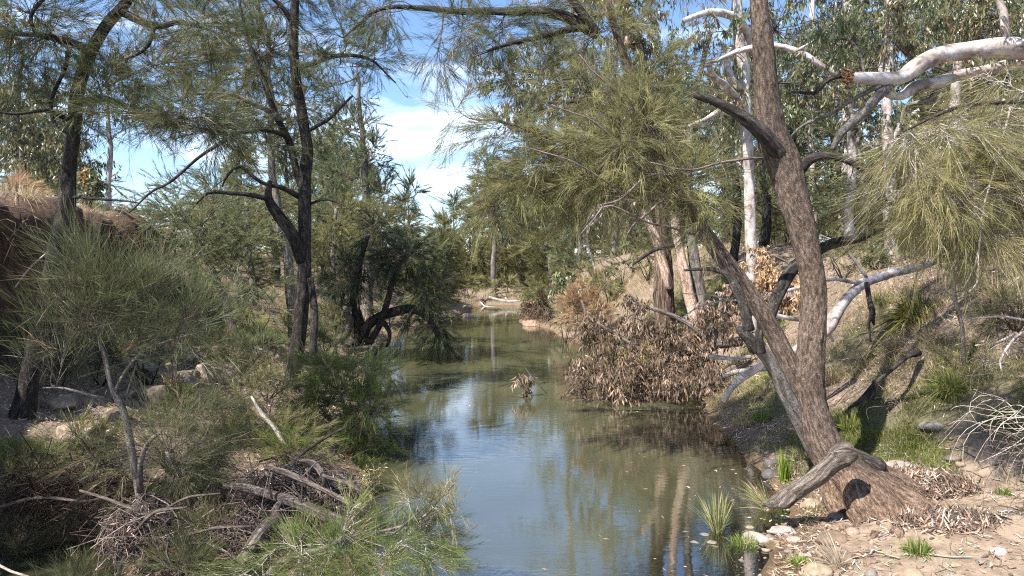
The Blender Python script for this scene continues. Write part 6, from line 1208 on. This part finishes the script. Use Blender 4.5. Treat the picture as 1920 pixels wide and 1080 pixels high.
heap('drift_roots', 'tangle of pinkish-grey flood roots around the foot of the forked sapling', W(270, 1010, 5.5), (.22, .24, .22), 1300, .26, .0026, 'stick',
     [[(250, 1000, 5.3, 3), (290, 960, 5.25, 3.5), (350, 950, 5.2, 2)], [(150, 920, 5.4, 2.5), (200, 935, 5.35, 3), (260, 960, 5.3, 3.5)]], cat='roots', leaves=200)
heap('drift_roots', 'low mat of tangled grey twigs between the forked sapling and the driftwood heap', W(400, 1030, 5.6), (.40, .35, .14), 900, .30, .0028, 'stick', [[(330, 1010, 5.3, 2), (400, 990, 5.3, 3), (470, 985, 5.3, 2)], [(300, 960, 5.4, 2), (350, 935, 5.4, 2.5), (410, 925, 5.4, 1.5)]], cat='roots', leaves=150)
heap('drift_roots', 'dark twiggy tangle along the edge of the small pool at the left', W(130, 940, 6.3), (.75, .4, .14), 800, .5, .0030, 'brown_mat', [[(0, 950, 5.9, 3), (80, 935, 5.9, 3), (160, 940, 5.8, 2.5), (215, 925, 5.8, 1.5)]], cat='roots')
heap('litter_heap', 'mound of shredded bark and leaves behind the roots of the leaning she-oak', G(1742, 925) + [0, .1, -.02], (.56, .32, .19), 1500, .16, .0030, 'stick', [], cat='bark litter', leaves=3600)
heap('litter_heap', 'thin drift of bark strips and leaves over the roots beside the sandy track', G(1790, 985) + [0, .1, -.03], (.45, .25, .07), 500, .14, .0026, 'stick', [], cat='bark litter', leaves=1400)
for lb, rows, mt in [('long thin pale stick crossing the bottom left corner', [(-40, 1035, 4.9, 2.5), (10, 1058, 4.85, 2.5), (60, 1085, 4.8, 2)], 'pale_twig'),
                     ('forked grey stick standing in the greenery above the driftwood heap', [(540, 850, 8.0, 5), (520, 810, 8.0, 5), (490, 780, 8.0, 4), (470, 745, 8.0, 2)], 'pale_twig'),
                     ('dark curved stick sweeping through the young she-oaks to the water', [(520, 890, 7.6, 4), (560, 855, 7.6, 4), (610, 820, 7.6, 3.5), (650, 800, 7.6, 2)], 'dark_bark'),
                     ('short white log on the grass above the left shore', [(455, 652, 13.5, 3.5), (480, 655, 13.4, 4), (505, 662, 13.3, 4), (525, 670, 13.2, 3)], 'white_bark'),
                     ('thin dead stick slanting over the cut bank face', [(110, 455, 9.2, 1.5), (60, 500, 8.9, 2), (30, 540, 8.7, 1.5)], 'pale_twig'),
                     ('pale stick lying on the sand below the roots', [(1735, 1045, 5.95, 2), (1790, 1050, 5.9, 2), (1830, 1052, 5.9, 1)], 'pale_twig'),
                     ('dark thin stick on the sandy track near the right edge', [(1830, 966, 6.2, 1.5), (1870, 972, 6.15, 2), (1895, 985, 6.1, 1.5)], 'dark_bark')]:
    rw = pp(*rows)
    if 'sand' in lb or 'grass above' in lb:
        q = [G(a[0], a[1]) for a in rows]; rw = np.array([[*onto(q_, .015), w_[3] / F_PX * q_[1]] for q_, w_ in zip(q, rows)])
    deadwood('fallen_stick', lb, [rw], 'stick', 'loose sticks', mt)
# roots and grass hanging over the lip of the left cut bank
lipy = np.linspace(8.2, 15.5, 14); lipp = [onto((float(Ledge(np.array([a]))[0]) - 5.0, a), .1) for a in lipy]
fringe('root_mass', 'brown roots and dry grass hanging over the lip of the left cut bank', lipp, 900, .9, 'brown_mat', r=.005)

# hanging roots at the hollow in the far right bank
q = [onto((float(Redge(np.array([a]))[0]) + .35, a), .45) for a in np.linspace(26, 30, 6)]
fringe('root_mass', 'dark roots hanging in the hollow of the far right bank above the water', q, 260, .7, 'brown_mat', r=.012)
# leaves afloat
n = 420; y = 4.5 + 12 * RNG.random(n) ** 1.3; side = RNG.random(n); x = np.where(side < .7, Redge(y) - RNG.gamma(1.2, .5, n), Ledge(y) + RNG.gamma(1.2, .35, n)); k = height(x, y) < -.01; x, y = x[k], y[k]; n = len(x)
a = RNG.uniform(0, 6.28, n); mb = MB(); blades(mb, np.stack([x, y, np.full(n, .004)], 1), np.stack([np.cos(a), np.sin(a), np.zeros(n)], 1), RNG.uniform(.03, .09, n), RNG.uniform(.01, .018, n), np.zeros((n, 3)), pick('litter', n, .3), .5)
v = np.concatenate(mb.v); mb.v = [np.stack([v[:, 0], v[:, 1], np.clip(v[:, 2], .003, .006)], 1)]; mb.build('floating_leaves', M['dead_leaf'], None, False, 'stuff')
